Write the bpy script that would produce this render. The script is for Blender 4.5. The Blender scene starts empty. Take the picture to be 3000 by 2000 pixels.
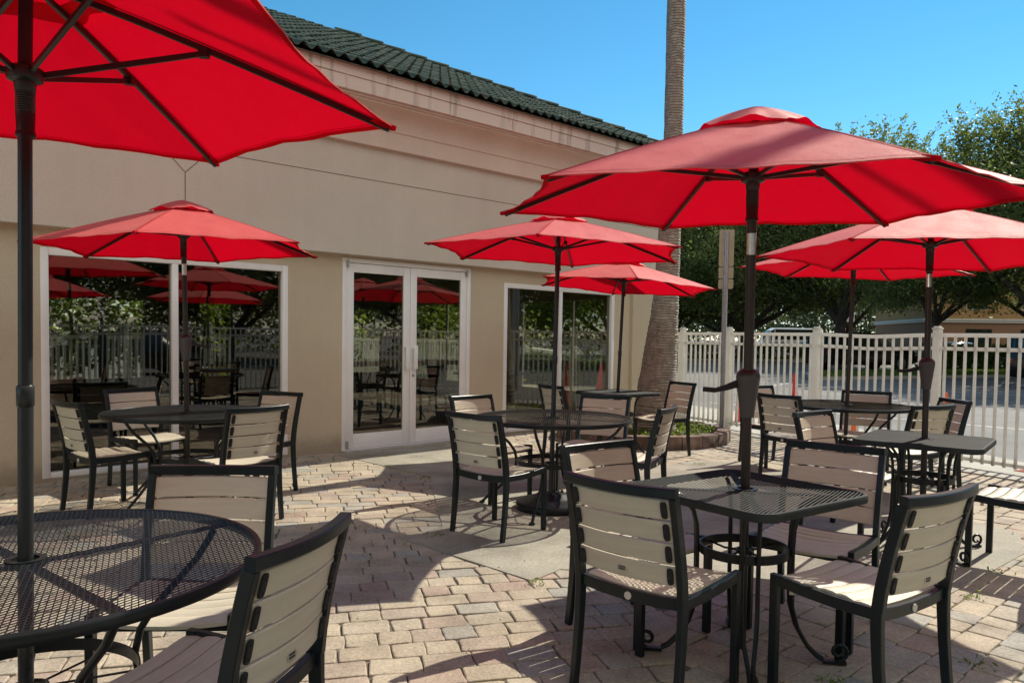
import bpy, bmesh, math, random
import numpy as np
from mathutils import Vector, Matrix
R = math.radians
SC = bpy.context.scene
COL = SC.collection
random.seed(7)
PI = math.pi

# ------------------------------------------------------------------ camera, sky, sun, exposure
PITCH, ROLL = -0.0411, 0.0145
cp, sp, cr, sr = math.cos(PITCH), math.sin(PITCH), math.cos(ROLL), math.sin(ROLL)
r0, u0, f0 = Vector((1, 0, 0)), Vector((0, -sp, cp)), Vector((0, cp, sp))
cam_d = bpy.data.cameras.new('camera')
cam = bpy.data.objects.new('camera', cam_d); COL.objects.link(cam)
cx, cy = r0 * cr + u0 * sr, u0 * cr - r0 * sr
cam.matrix_world = Matrix(((cx.x, cy.x, -f0.x, 0), (cx.y, cy.y, -f0.y, 0), (cx.z, cy.z, -f0.z, 1.37), (0, 0, 0, 1)))
cam_d.sensor_width = 36; cam_d.lens = 27.07; cam_d.shift_y = 0.0254
cam_d.clip_start = 0.05; cam_d.clip_end = 2000
SC.camera = cam
SUN_AZ, SUN_EL = R(43.7), R(41)
sun_dir = Vector((math.cos(SUN_AZ) * math.cos(SUN_EL), math.sin(SUN_AZ) * math.cos(SUN_EL), math.sin(SUN_EL)))
w = bpy.data.worlds.new('World'); SC.world = w; w.use_nodes = True
wn = w.node_tree; bg = wn.nodes['Background']
sky = wn.nodes.new('ShaderNodeTexSky'); sky.sky_type = 'NISHITA'; sky.sun_disc = False
sky.sun_elevation = SUN_EL; sky.sun_rotation = R(46.3)
sky.air_density = 1.0; sky.dust_density = 0.0; sky.ozone_density = 3.0; sky.altitude = 1500
hsv = wn.nodes.new('ShaderNodeHueSaturation'); hsv.inputs['Saturation'].default_value = 1.24; hsv.inputs['Hue'].default_value = .480
wn.links.new(sky.outputs[0], hsv.inputs['Color'])
# unseen bright cloud added behind the viewer as warm fill for shaded faces
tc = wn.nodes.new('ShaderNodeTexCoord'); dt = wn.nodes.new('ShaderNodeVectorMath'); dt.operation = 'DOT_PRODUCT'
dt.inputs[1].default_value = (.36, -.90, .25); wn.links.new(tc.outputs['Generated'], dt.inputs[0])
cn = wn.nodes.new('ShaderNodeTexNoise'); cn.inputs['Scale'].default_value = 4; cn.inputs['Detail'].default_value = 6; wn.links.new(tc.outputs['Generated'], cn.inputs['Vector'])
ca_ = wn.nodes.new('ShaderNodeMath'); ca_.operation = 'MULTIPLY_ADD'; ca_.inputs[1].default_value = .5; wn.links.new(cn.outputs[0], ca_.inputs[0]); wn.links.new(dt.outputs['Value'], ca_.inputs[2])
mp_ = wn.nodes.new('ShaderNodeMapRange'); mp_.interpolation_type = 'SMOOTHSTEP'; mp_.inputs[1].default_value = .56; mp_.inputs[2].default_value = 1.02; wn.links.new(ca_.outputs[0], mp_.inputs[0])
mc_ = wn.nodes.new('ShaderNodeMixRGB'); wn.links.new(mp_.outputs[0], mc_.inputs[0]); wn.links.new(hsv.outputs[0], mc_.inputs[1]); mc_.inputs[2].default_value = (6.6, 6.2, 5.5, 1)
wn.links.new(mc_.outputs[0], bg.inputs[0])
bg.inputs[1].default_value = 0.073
sl = bpy.data.lights.new('sun', 'SUN'); sl.energy = 2.85; sl.angle = R(0.5); sl.color = (1, 0.92, 0.78)
so = bpy.data.objects.new('sun', sl); COL.objects.link(so)
so.rotation_euler = sun_dir.to_track_quat('Z', 'Y').to_euler(); so.location = (20, 20, 20)
SC.view_settings.view_transform = 'Standard'; SC.view_settings.look = 'None'
SC.view_settings.exposure = 1.2; SC.view_settings.gamma = 1
SC.cycles.use_denoising = True
SC.cycles.max_bounces = 8; SC.cycles.transparent_max_bounces = 12
SC.cycles.diffuse_bounces = 4; SC.cycles.glossy_bounces = 4

# ------------------------------------------------------------------ materials
MATS = {}
class NT:
    def __init__(s, m): s.t = m.node_tree
    def n(s, typ, **kw):
        x = s.t.nodes.new(typ)
        for k, v in kw.items():
            if k in x.inputs: x.inputs[k].default_value = v
            else: setattr(x, k, v)
        return x
    def l(s, a, b): s.t.links.new(a, b)
def new_mat(name):
    m = bpy.data.materials.new(name); m.use_nodes = True
    MATS[name] = m
    return m, NT(m), m.node_tree.nodes['Principled BSDF']
def c4(c): return (c[0], c[1], c[2], 1)
def mat(name, col, rough=.5, metal=0, spec=.5, var=None, vscale=4, bump=0, bscale=60, stretch=None, sheen=0, detail=6):
    m, t, b = new_mat(name)
    b.inputs['Roughness'].default_value = rough; b.inputs['Metallic'].default_value = metal
    b.inputs['Specular IOR Level'].default_value = spec
    b.inputs['Base Color'].default_value = c4(col)
    co = t.n('ShaderNodeTexCoord')
    src = co.outputs['Object']
    if stretch:
        mp = t.n('ShaderNodeMapping'); mp.inputs['Scale'].default_value = stretch
        t.l(src, mp.inputs[0]); src = mp.outputs[0]
    if var:
        nz = t.n('ShaderNodeTexNoise', Scale=vscale, Detail=detail, Roughness=.6); t.l(src, nz.inputs['Vector'])
        rp = t.n('ShaderNodeValToRGB'); t.l(nz.outputs[0], rp.inputs[0])
        rp.color_ramp.elements[0].position = .3; rp.color_ramp.elements[1].position = .7
        rp.color_ramp.elements[0].color = c4(var[0]); rp.color_ramp.elements[1].color = c4(var[1])
        t.l(rp.outputs[0], b.inputs['Base Color'])
    if bump:
        nb = t.n('ShaderNodeTexNoise', Scale=bscale, Detail=4); t.l(src, nb.inputs['Vector'])
        bp = t.n('ShaderNodeBump', Strength=bump, Distance=.01); t.l(nb.outputs[0], bp.inputs['Height']); t.l(bp.outputs[0], b.inputs['Normal'])
    if sheen:
        b.inputs['Sheen Weight'].default_value = sheen; b.inputs['Sheen Roughness'].default_value = .4
    return m
mat('black_metal', (.012, .02, .024), .33, 0, .35, ((.005, .010, .012), (.010, .017, .020)), 6, .06, 500)
mat('table_metal', (.013, .017, .02), .35, 0, .3, ((.006, .008, .009), (.014, .018, .02)), 5)
mat('weathered_metal', (.03, .037, .038),   .7, 0, .12, ((.02, .025, .026), (.042, .05, .049)), 7)
mat('pole_metal', (.032, .026, .024), .36, .2, .5)
mat('pole_dark', (.02, .023, .024), .32, .2, .5)
mat('crank_plastic', (.06, .055, .053), .42)
mat('chrome', (.75, .74, .72), .15, 1)
mat('zinc', (.42, .43, .44), .5, .75, .5, ((.33, .34, .35), (.5, .51, .52)), 30)
mat('slat', (.5, .42, .33), .40, 0, .5, ((.56, .515, .40), (.65, .60, .47)), 3, .25, 220, (1, 14, 14))
_m = MATS['slat']; _t = NT(_m); _b = _m.node_tree.nodes['Principled BSDF']; _l = _b.inputs['Base Color'].links[0].from_socket
_oi = _t.n('ShaderNodeObjectInfo'); _r = _t.n('ShaderNodeMapRange'); _t.l(_oi.outputs['Random'], _r.inputs[0]); _r.inputs[3].default_value = .88; _r.inputs[4].default_value = 1.06
_h = _t.n('ShaderNodeHueSaturation'); _t.l(_l, _h.inputs['Color']); _t.l(_r.outputs[0], _h.inputs['Value']); _t.l(_h.outputs[0], _b.inputs['Base Color'])
mat('badge', (.55, .5, .43), .35, .4)
mat('badge_mark', (.05, .05, .05), .5)
mat('glide', (.6, .57, .5), .5)
mat('white_alu', (.84, .83, .82), .4, 0, .4, ((.78, .77, .76), (.87, .86, .85)), 3)
mat('fence_white', (.8, .79, .76), .45, 0, .4, ((.68, .66, .6), (.84, .83, .80)), 5)
mat('stucco', (.50, .38, .265), .9, 0, .2, ((.59, .505, .37), (.66, .565, .42)), 1.3, .8, 170)
mat('stucco_band', (.55, .45, .37), .9, 0, .2, ((.665, .605, .52), (.735, .67, .58)), .8, .8, 170)
mat('joint_line', (.22, .17, .12), .9)
mat('trim_cove', (.60, .48, .41), .85, 0, .2, ((.68, .55, .46), (.75, .62, .52)), 1.2, .3, 60)
mat('rubber', (.015, .015, .016), .8)
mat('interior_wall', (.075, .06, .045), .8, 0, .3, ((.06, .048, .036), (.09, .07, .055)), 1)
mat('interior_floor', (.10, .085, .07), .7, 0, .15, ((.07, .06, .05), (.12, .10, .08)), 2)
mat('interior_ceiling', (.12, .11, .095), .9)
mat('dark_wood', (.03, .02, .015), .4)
mat('orange_wood', (.45, .19, .06), .4)
mat('lime_plastic', (.35, .36, .05), .4)
mat('bark', (.075, .06, .048), .95, 0, .2, ((.035, .028, .022), (.12, .10, .08)), 8, .9, 14, (1, 1, .25))
mat('asphalt', (.15, .15, .15), .8, 0, .4, ((.115, .117, .12), (.20, .197, .19)), .6, .5, 140, None, 0, 12)
mat('line_paint', (.62, .62, .6), .7, 0, .3, ((.35, .35, .34), (.68, .68, .66)), 6)
mat('kerb_concrete', (.42, .40, .36), .85, 0, .3, ((.3, .285, .25), (.47, .45, .40)), 2, .4, 60)
mat('cone_red', (.62, .025, .02), .45)
mat('cone_orange', (.75, .13, .03), .45)
mat('tactile_red', (.36, .10, .06), .8, 0, .3, None, 1, 0)
mat('grass', (.09, .13, .03), .9, 0, .2, ((.05, .085, .015), (.17, .19, .05)), 3, .6, 90)
mat('sign_back', (.42, .37, .22), .5, .1, .4, ((.36, .32, .2), (.46, .41, .26)), 6)
mat('edging', (.20, .135, .11), .9, 0, .3, ((.05, .042, .036), (.29, .20, .165)), 5, .5, 60)
mat('soil', (.11, .085, .06), .95, 0, .2, ((.06, .045, .03), (.17, .13, .09)), 20, .8, 60)
mat('car_black', (.006, .006, .007), .2, 0, .4)
mat('car_silver', (.33, .37, .42), .22, .7, .5)
mat('car_white', (.72, .72, .70), .2, 0, .5)
mat('car_glass', (.015, .02, .022), .05, 0, .8)
mat('tyre', (.014, .014, .015), .8)
mat('alloy', (.38, .38, .39), .3, .8)
mat('tail_red', (.35, .01, .008), .2)
mat('head_lamp', (.6, .6, .58), .15)
mat('plate', (.65, .66, .66), .4)
mat('plate_text', (.03, .06, .05), .5)
mat('far_tan', (.52, .32, .13), .85, 0, .2, ((.33, .20, .085), (.40, .245, .11)), .7)
mat('far_brown', (.27, .15, .085), .85)
mat('far_white', (.6, .58, .53), .7)
mat('far_roof', (.12, .09, .07), .8)
mat('sign_white', (.7, .72, .74), .5)
mat('sign_yellow', (.7, .52, .04), .5)
mat('sign_red', (.5, .03, .03), .5)
mat('dry_leaf', (.30, .15, .05), .8)

def schlick(t, f0_):
    ge = t.n('ShaderNodeNewGeometry'); d = t.n('ShaderNodeVectorMath', operation='DOT_PRODUCT'); t.l(ge.outputs['Normal'], d.inputs[0]); t.l(ge.outputs['Incoming'], d.inputs[1])
    a = t.n('ShaderNodeMath', operation='ABSOLUTE'); t.l(d.outputs['Value'], a.inputs[0])
    b = t.n('ShaderNodeMath', operation='SUBTRACT'); b.inputs[0].default_value = 1; t.l(a.outputs[0], b.inputs[1])
    c = t.n('ShaderNodeMath', operation='POWER'); t.l(b.outputs[0], c.inputs[0]); c.inputs[1].default_value = 5
    e = t.n('ShaderNodeMath', operation='MULTIPLY_ADD'); t.l(c.outputs[0], e.inputs[0]); e.inputs[1].default_value = 1 - f0_; e.inputs[2].default_value = f0_
    return e
def mat_glass():
    m, t, b = new_mat('tinted_glass'); t.t.nodes.remove(b)
    out = t.t.nodes['Material Output']
    tr = t.n('ShaderNodeBsdfTransparent'); tr.inputs[0].default_value = (.66, .65, .57, 1)
    gl = t.n('ShaderNodeBsdfGlossy', Roughness=0.0); gl.inputs[0].default_value = (.92, .9, .86, 1)
    nz = t.n('ShaderNodeTexNoise', Scale=1.1, Detail=1); co = t.n('ShaderNodeTexCoord'); t.l(co.outputs['Object'], nz.inputs['Vector'])
    bp = t.n('ShaderNodeBump', Strength=.05, Distance=.02); t.l(nz.outputs[0], bp.inputs['Height']); t.l(bp.outputs[0], gl.inputs['Normal'])
    mr = schlick(t, .105)
    mx = t.n('ShaderNodeMixShader'); t.l(mr.outputs[0], mx.inputs[0]); t.l(tr.outputs[0], mx.inputs[1]); t.l(gl.outputs[0], mx.inputs[2])
    t.l(mx.outputs[0], out.inputs[0])
mat_glass()
def mat_clear():
    m, t, b = new_mat('clear_glass'); t.t.nodes.remove(b)
    out = t.t.nodes['Material Output']
    tr = t.n('ShaderNodeBsdfTransparent'); tr.inputs[0].default_value = (.95, .96, .94, 1)
    gl = t.n('ShaderNodeBsdfGlossy', Roughness=0.0); fr = schlick(t, .04)
    mx = t.n('ShaderNodeMixShader'); t.l(fr.outputs[0], mx.inputs[0]); t.l(tr.outputs[0], mx.inputs[1]); t.l(gl.outputs[0], mx.inputs[2]); t.l(mx.outputs[0], out.inputs[0])
mat_clear()

def mat_canopy():
    m, t, b = new_mat('red_canvas')
    out = t.t.nodes['Material Output']
    co = t.n('ShaderNodeTexCoord'); ge = t.n('ShaderNodeNewGeometry')
    nz = t.n('ShaderNodeTexNoise', Scale=4, Detail=6); t.l(co.outputs['Object'], nz.inputs['Vector'])
    rp = t.n('ShaderNodeValToRGB'); t.l(nz.outputs[0], rp.inputs[0])
    rp.color_ramp.elements[0].position = .3; rp.color_ramp.elements[1].position = .7
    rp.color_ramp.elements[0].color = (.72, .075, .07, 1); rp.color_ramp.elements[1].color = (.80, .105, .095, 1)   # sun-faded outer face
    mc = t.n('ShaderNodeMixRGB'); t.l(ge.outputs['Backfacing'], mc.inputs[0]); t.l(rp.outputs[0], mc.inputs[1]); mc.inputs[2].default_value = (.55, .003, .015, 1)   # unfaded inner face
    t.l(mc.outputs[0], b.inputs['Base Color'])
    b.inputs['Roughness'].default_value = .6
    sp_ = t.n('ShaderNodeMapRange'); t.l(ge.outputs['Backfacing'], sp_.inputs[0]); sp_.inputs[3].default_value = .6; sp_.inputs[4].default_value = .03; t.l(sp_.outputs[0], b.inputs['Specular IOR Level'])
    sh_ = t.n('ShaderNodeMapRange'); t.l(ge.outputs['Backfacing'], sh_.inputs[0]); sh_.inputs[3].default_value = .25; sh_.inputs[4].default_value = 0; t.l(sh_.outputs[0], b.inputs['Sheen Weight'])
    b.inputs['Sheen Roughness'].default_value = .35
    b.inputs['Sheen Tint'].default_value = (1, .6, .55, 1)
    tl = t.n('ShaderNodeBsdfTranslucent'); tl.inputs[0].default_value = (.80, .002, .020, 1)
    nb = t.n('ShaderNodeTexNoise', Scale=8, Detail=5); t.l(co.outputs['Object'], nb.inputs['Vector'])
    wv = t.n('ShaderNodeTexNoise', Scale=420, Detail=2); t.l(co.outputs['Object'], wv.inputs['Vector'])
    ad = t.n('ShaderNodeMath', operation='MULTIPLY_ADD'); ad.inputs[1].default_value = .25; t.l(wv.outputs[0], ad.inputs[0]); t.l(nb.outputs[0], ad.inputs[2])
    bp = t.n('ShaderNodeBump', Strength=.45, Distance=.02); t.l(ad.outputs[0], bp.inputs['Height'])
    t.l(bp.outputs[0], b.inputs['Normal']); t.l(bp.outputs[0], tl.inputs['Normal'])
    mx = t.n('ShaderNodeMixShader'); mx.inputs[0].default_value = .30
    t.l(b.outputs[0], mx.inputs[1]); t.l(tl.outputs[0], mx.inputs[2]); t.l(mx.outputs[0], out.inputs[0])
mat_canopy()
mat('canvas_seam', (.42, .03, .032), .8, 0, .1)

def mat_leaf(name, dark, light, trans=.35, tcol=(.18, .26, .03)):
    m, t, b = new_mat(name); out = t.t.nodes['Material Output']
    at = t.n('ShaderNodeAttribute'); at.attribute_name = 'rnd'
    rp = t.n('ShaderNodeValToRGB'); t.l(at.outputs['Fac'], rp.inputs[0])
    rp.color_ramp.elements[0].color = c4(dark); rp.color_ramp.elements[1].color = c4(light)
    t.l(rp.outputs[0], b.inputs['Base Color']); b.inputs['Roughness'].default_value = .5; b.inputs['Specular IOR Level'].default_value = .3
    tl = t.n('ShaderNodeBsdfTranslucent'); tl.inputs[0].default_value = c4(tcol)
    mx = t.n('ShaderNodeMixShader'); mx.inputs[0].default_value = trans
    t.l(b.outputs[0], mx.inputs[1]); t.l(tl.outputs[0], mx.inputs[2]); t.l(mx.outputs[0], out.inputs[0])
mat_leaf('oak_leaf', (.05, .075, .022), (.17, .19, .07), .34, (.26, .33, .06))
mat_leaf('bright_leaf', (.05, .09, .012), (.16, .22, .04), .4, (.28, .38, .04))
mat_leaf('hedge_leaf', (.03, .06, .012), (.09, .15, .03), .25, (.15, .25, .03))
mat_leaf('far_leaf', (.05, .075, .045), (.11, .14, .08), .2, (.14, .18, .06))

def mat_paver():
    m, t, b = new_mat('paver')
    at = t.n('ShaderNodeAttribute'); at.attribute_name = 'rnd'
    rp = t.n('ShaderNodeValToRGB'); t.l(at.outputs['Fac'], rp.inputs[0])
    e = rp.color_ramp.elements
    e[0].color = (.36, .36, .325, 1); e[1].color = (.41, .325, .265, 1)
    for p, c in ((.22, (.39, .38, .33)), (.3, (.45, .405, .32)), (.6, (.47, .41, .315)), (.72, (.42, .37, .305)), (.86, (.43, .35, .285))):
        q = e.new(p); q.color = c4(c)
    co = t.n('ShaderNodeTexCoord')
    nz = t.n('ShaderNodeTexNoise', Scale=3.2, Detail=8, Roughness=.65); t.l(co.outputs['Object'], nz.inputs['Vector'])
    nf = t.n('ShaderNodeTexNoise', Scale=75, Detail=5, Roughness=.75); t.l(co.outputs['Object'], nf.inputs['Vector'])
    r2 = t.n('ShaderNodeValToRGB'); t.l(nz.outputs[0], r2.inputs[0])
    r2.color_ramp.elements[0].position = .28; r2.color_ramp.elements[0].color = (.60, .58, .56, 1)
    r2.color_ramp.elements[1].position = .62; r2.color_ramp.elements[1].color = (1.05, 1.03, 1.0, 1)
    mu = t.n('ShaderNodeMixRGB', blend_type='MULTIPLY'); mu.inputs[0].default_value = 1
    t.l(rp.outputs[0], mu.inputs[1]); t.l(r2.outputs[0], mu.inputs[2])
    r3 = t.n('ShaderNodeValToRGB'); t.l(nf.outputs[0], r3.inputs[0])
    r3.color_ramp.elements[0].position = .3; r3.color_ramp.elements[0].color = (.60, .59, .58, 1)
    r3.color_ramp.elements[1].position = .72; r3.color_ramp.elements[1].color = (1.26, 1.26, 1.26, 1)
    m2 = t.n('ShaderNodeMixRGB', blend_type='MULTIPLY'); m2.inputs[0].default_value = 1
    t.l(mu.outputs[0], m2.inputs[1]); t.l(r3.outputs[0], m2.inputs[2]); t.l(m2.outputs[0], b.inputs['Base Color'])
    b.inputs['Roughness'].default_value = .82; b.inputs['Specular IOR Level'].default_value = .3
    ad = t.n('ShaderNodeMath', operation='MULTIPLY_ADD'); ad.inputs[1].default_value = .25; t.l(nf.outputs[0], ad.inputs[0])
    n4 = t.n('ShaderNodeTexNoise', Scale=25, Detail=4); t.l(co.outputs['Object'], n4.inputs['Vector']); t.l(n4.outputs[0], ad.inputs[2])
    bp = t.n('ShaderNodeBump', Strength=.45, Distance=.008); t.l(ad.outputs[0], bp.inputs['Height']); t.l(bp.outputs[0], b.inputs['Normal'])
mat_paver()
mat('joint_sand', (.13, .115, .09), .95, 0, .2, ((.045, .05, .03), (.24, .21, .165)), 9, .6, 90)

def mat_concrete():
    m, t, b = new_mat('patio_concrete')
    co = t.n('ShaderNodeTexCoord')
    nz = t.n('ShaderNodeTexNoise', Scale=1.7, Detail=9, Roughness=.65); t.l(co.outputs['Object'], nz.inputs['Vector'])
    rp = t.n('ShaderNodeValToRGB'); t.l(nz.outputs[0], rp.inputs[0])
    rp.color_ramp.elements[0].position = .32; rp.color_ramp.elements[0].color = (.22, .205, .165, 1)
    rp.color_ramp.elements[1].position = .66; rp.color_ramp.elements[1].color = (.40, .385, .31, 1)
    vo = t.n('ShaderNodeTexVoronoi', Scale=42); t.l(co.outputs['Object'], vo.inputs['Vector'])
    r3 = t.n('ShaderNodeValToRGB'); t.l(vo.outputs['Distance'], r3.inputs[0])
    r3.color_ramp.elements[0].position = .12; r3.color_ramp.elements[0].color = (1.9, 1.9, 1.8, 1)
    r3.color_ramp.elements[1].position = .2; r3.color_ramp.elements[1].color = (1, 1, 1, 1)
    nf = t.n('ShaderNodeTexNoise', Scale=60, Detail=5, Roughness=.75); t.l(co.outputs['Object'], nf.inputs['Vector'])
    r4 = t.n('ShaderNodeValToRGB'); t.l(nf.outputs[0], r4.inputs[0])
    r4.color_ramp.elements[0].position = .3; r4.color_ramp.elements[0].color = (.74, .73, .72, 1)
    r4.color_ramp.elements[1].position = .7; r4.color_ramp.elements[1].color = (1.14, 1.14, 1.14, 1)
    m1 = t.n('ShaderNodeMixRGB', blend_type='MULTIPLY'); m1.inputs[0].default_value = .6
    t.l(rp.outputs[0], m1.inputs[1]); t.l(r3.outputs[0], m1.inputs[2])
    m2 = t.n('ShaderNodeMixRGB', blend_type='MULTIPLY'); m2.inputs[0].default_value = 1
    t.l(m1.outputs[0], m2.inputs[1]); t.l(r4.outputs[0], m2.inputs[2]); t.l(m2.outputs[0], b.inputs['Base Color'])
    b.inputs['Roughness'].default_value = .8; b.inputs['Specular IOR Level'].default_value = .35
    bp = t.n('ShaderNodeBump', Strength=.4, Distance=.006); t.l(nf.outputs[0], bp.inputs['Height']); t.l(bp.outputs[0], b.inputs['Normal'])
mat_concrete()

def dirty(name, z0, h, dark, streak=.0):
    m = MATS[name]; t = NT(m); b = m.node_tree.nodes['Principled BSDF']; src = b.inputs['Base Color'].links[0].from_socket
    co = t.n('ShaderNodeTexCoord'); sx = t.n('ShaderNodeSeparateXYZ'); t.l(co.outputs['Object'], sx.inputs[0])
    nz = t.n('ShaderNodeTexNoise', Scale=5, Detail=7, Roughness=.7); t.l(co.outputs['Object'], nz.inputs['Vector'])
    a = t.n('ShaderNodeMath', operation='MULTIPLY_ADD'); t.l(nz.outputs[0], a.inputs[0]); a.inputs[1].default_value = -h * 2; t.l(sx.outputs['Z'], a.inputs[2])
    mr = t.n('ShaderNodeMapRange', interpolation_type='SMOOTHSTEP'); t.l(a.outputs[0], mr.inputs[0]); mr.inputs[1].default_value = z0 - h; mr.inputs[2].default_value = z0 + h * .4
    mr.inputs[3].default_value = .62; mr.inputs[4].default_value = 0
    mx = t.n('ShaderNodeMixRGB', blend_type='MIX'); t.l(mr.outputs[0], mx.inputs[0]); t.l(src, mx.inputs[1]); mx.inputs[2].default_value = c4(dark)
    # faint vertical rain streaks and blotches
    mp = t.n('ShaderNodeMapping'); mp.inputs['Scale'].default_value = (5, 5, .35); t.l(co.outputs['Object'], mp.inputs[0])
    n2 = t.n('ShaderNodeTexNoise', Scale=1, Detail=6, Roughness=.65); t.l(mp.outputs[0], n2.inputs['Vector'])
    r2 = t.n('ShaderNodeValToRGB'); t.l(n2.outputs[0], r2.inputs[0])
    r2.color_ramp.elements[0].position = .3; r2.color_ramp.elements[0].color = (1 - streak,) * 3 + (1,); r2.color_ramp.elements[1].position = .6; r2.color_ramp.elements[1].color = (1, 1, 1, 1)
    n3 = t.n('ShaderNodeTexNoise', Scale=75, Detail=3, Roughness=.8); t.l(co.outputs['Object'], n3.inputs['Vector'])
    r3 = t.n('ShaderNodeValToRGB'); t.l(n3.outputs[0], r3.inputs[0])
    r3.color_ramp.elements[0].position = .3; r3.color_ramp.elements[0].color = (.86, .86, .86, 1); r3.color_ramp.elements[1].position = .7; r3.color_ramp.elements[1].color = (1.06, 1.06, 1.06, 1)
    m1 = t.n('ShaderNodeMixRGB', blend_type='MULTIPLY'); m1.inputs[0].default_value = 1; t.l(mx.outputs[0], m1.inputs[1]); t.l(r2.outputs[0], m1.inputs[2])
    m2 = t.n('ShaderNodeMixRGB', blend_type='MULTIPLY'); m2.inputs[0].default_value = 1; t.l(m1.outputs[0], m2.inputs[1]); t.l(r3.outputs[0], m2.inputs[2])
    t.l(m2.outputs[0], b.inputs['Base Color'])
dirty('stucco', .06, .14, (.30, .25, .18), .04)
dirty('stucco_band', 1.0, .1, (.4, .35, .3), .035)
dirty('trim_cove', 1.0, .1, (.4, .35, .3), .05)
dirty('fence_white', .10, .07, (.30, .28, .2), .08)
_m = MATS['fence_white']; _t = NT(_m); _b = _m.node_tree.nodes['Principled BSDF']; _tl = _t.n('ShaderNodeBsdfTranslucent'); _tl.inputs[0].default_value = (.85, .84, .8, 1)
_x = _t.n('ShaderNodeMixShader'); _x.inputs[0].default_value = .4; _t.l(_b.outputs[0], _x.inputs[1]); _t.l(_tl.outputs[0], _x.inputs[2]); _t.l(_x.outputs[0], _m.node_tree.nodes['Material Output'].inputs[0])   # vinyl lets some light through

def mat_fascia():
    m, t, b = new_mat('stained_fascia')
    co = t.n('ShaderNodeTexCoord'); mp = t.n('ShaderNodeMapping'); mp.inputs['Scale'].default_value = (3.1, 1, .22); t.l(co.outputs['Object'], mp.inputs[0])
    nz = t.n('ShaderNodeTexNoise', Scale=2.4, Detail=5, Roughness=.6); t.l(mp.outputs[0], nz.inputs['Vector'])
    rp = t.n('ShaderNodeValToRGB'); t.l(nz.outputs[0], rp.inputs[0])
    rp.color_ramp.elements[0].position = .34; rp.color_ramp.elements[0].color = (.40, .33, .29, 1)
    rp.color_ramp.elements[1].position = .47; rp.color_ramp.elements[1].color = (.74, .62, .54, 1)
    t.l(rp.outputs[0], b.inputs['Base Color']); b.inputs['Roughness'].default_value = .7
mat_fascia()

def mat_tile():
    m, t, b = new_mat('green_tile')
    co = t.n('ShaderNodeTexCoord')
    nz = t.n('ShaderNodeTexNoise', Scale=6, Detail=7, Roughness=.7); t.l(co.outputs['Object'], nz.inputs['Vector'])
    rp = t.n('ShaderNodeValToRGB'); t.l(nz.outputs[0], rp.inputs[0])
    e = rp.color_ramp.elements
    e[0].position = .3; e[0].color = (.03, .048, .036, 1); e[1].position = .72; e[1].color = (.16, .155, .115, 1)
    q = e.new(.5); q.color = (.048, .074, .056, 1)
    t.l(rp.outputs[0], b.inputs['Base Color']); b.inputs['Roughness'].default_value = .8; b.inputs['Specular IOR Level'].default_value = .2
mat_tile()

def mat_palm():
    m, t, b = new_mat('palm_bark')
    co = t.n('ShaderNodeTexCoord')
    mp = t.n('ShaderNodeMapping'); mp.inputs['Scale'].default_value = (2.2, 2.2, 1.3); t.l(co.outputs['Object'], mp.inputs[0])
    nz = t.n('ShaderNodeTexNoise', Scale=7, Detail=8, Roughness=.7); t.l(mp.outputs[0], nz.inputs['Vector'])
    rp = t.n('ShaderNodeValToRGB'); t.l(nz.outputs[0], rp.inputs[0])
    e = rp.color_ramp.elements
    e[0].position = .25; e[0].color = (.25, .215, .17, 1); e[1].position = .75; e[1].color = (.62, .56, .46, 1)
    m2 = t.n('ShaderNodeMapping'); m2.inputs['Scale'].default_value = (9, 9, .5); t.l(co.outputs['Object'], m2.inputs[0])
    n2 = t.n('ShaderNodeTexNoise', Scale=1, Detail=4, Roughness=.6); t.l(m2.outputs[0], n2.inputs['Vector'])
    r2 = t.n('ShaderNodeValToRGB'); t.l(n2.outputs[0], r2.inputs[0])
    r2.color_ramp.elements[0].position = .64; r2.color_ramp.elements[0].color = (0, 0, 0, 1)
    r2.color_ramp.elements[1].position = .7; r2.color_ramp.elements[1].color = (.7, .7, .7, 1)
    mx = t.n('ShaderNodeMixRGB'); t.l(r2.outputs[0], mx.inputs[0]); t.l(rp.outputs[0], mx.inputs[1]); mx.inputs[2].default_value = (.33, .17, .07, 1)
    t.l(mx.outputs[0], b.inputs['Base Color']); b.inputs['Roughness'].default_value = .9
    wv = t.n('ShaderNodeTexWave', Scale=9, Distortion=6, Detail=4); wv.bands_direction = 'Z'; t.l(co.outputs['Object'], wv.inputs['Vector'])
    ad = t.n('ShaderNodeMath', operation='ADD'); t.l(wv.outputs['Fac'], ad.inputs[0]); t.l(nz.outputs[0], ad.inputs[1])
    bp = t.n('ShaderNodeBump', Strength=1.0, Distance=.03); t.l(ad.outputs[0], bp.inputs['Height']); t.l(bp.outputs[0], b.inputs['Normal'])
mat_palm()

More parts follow.
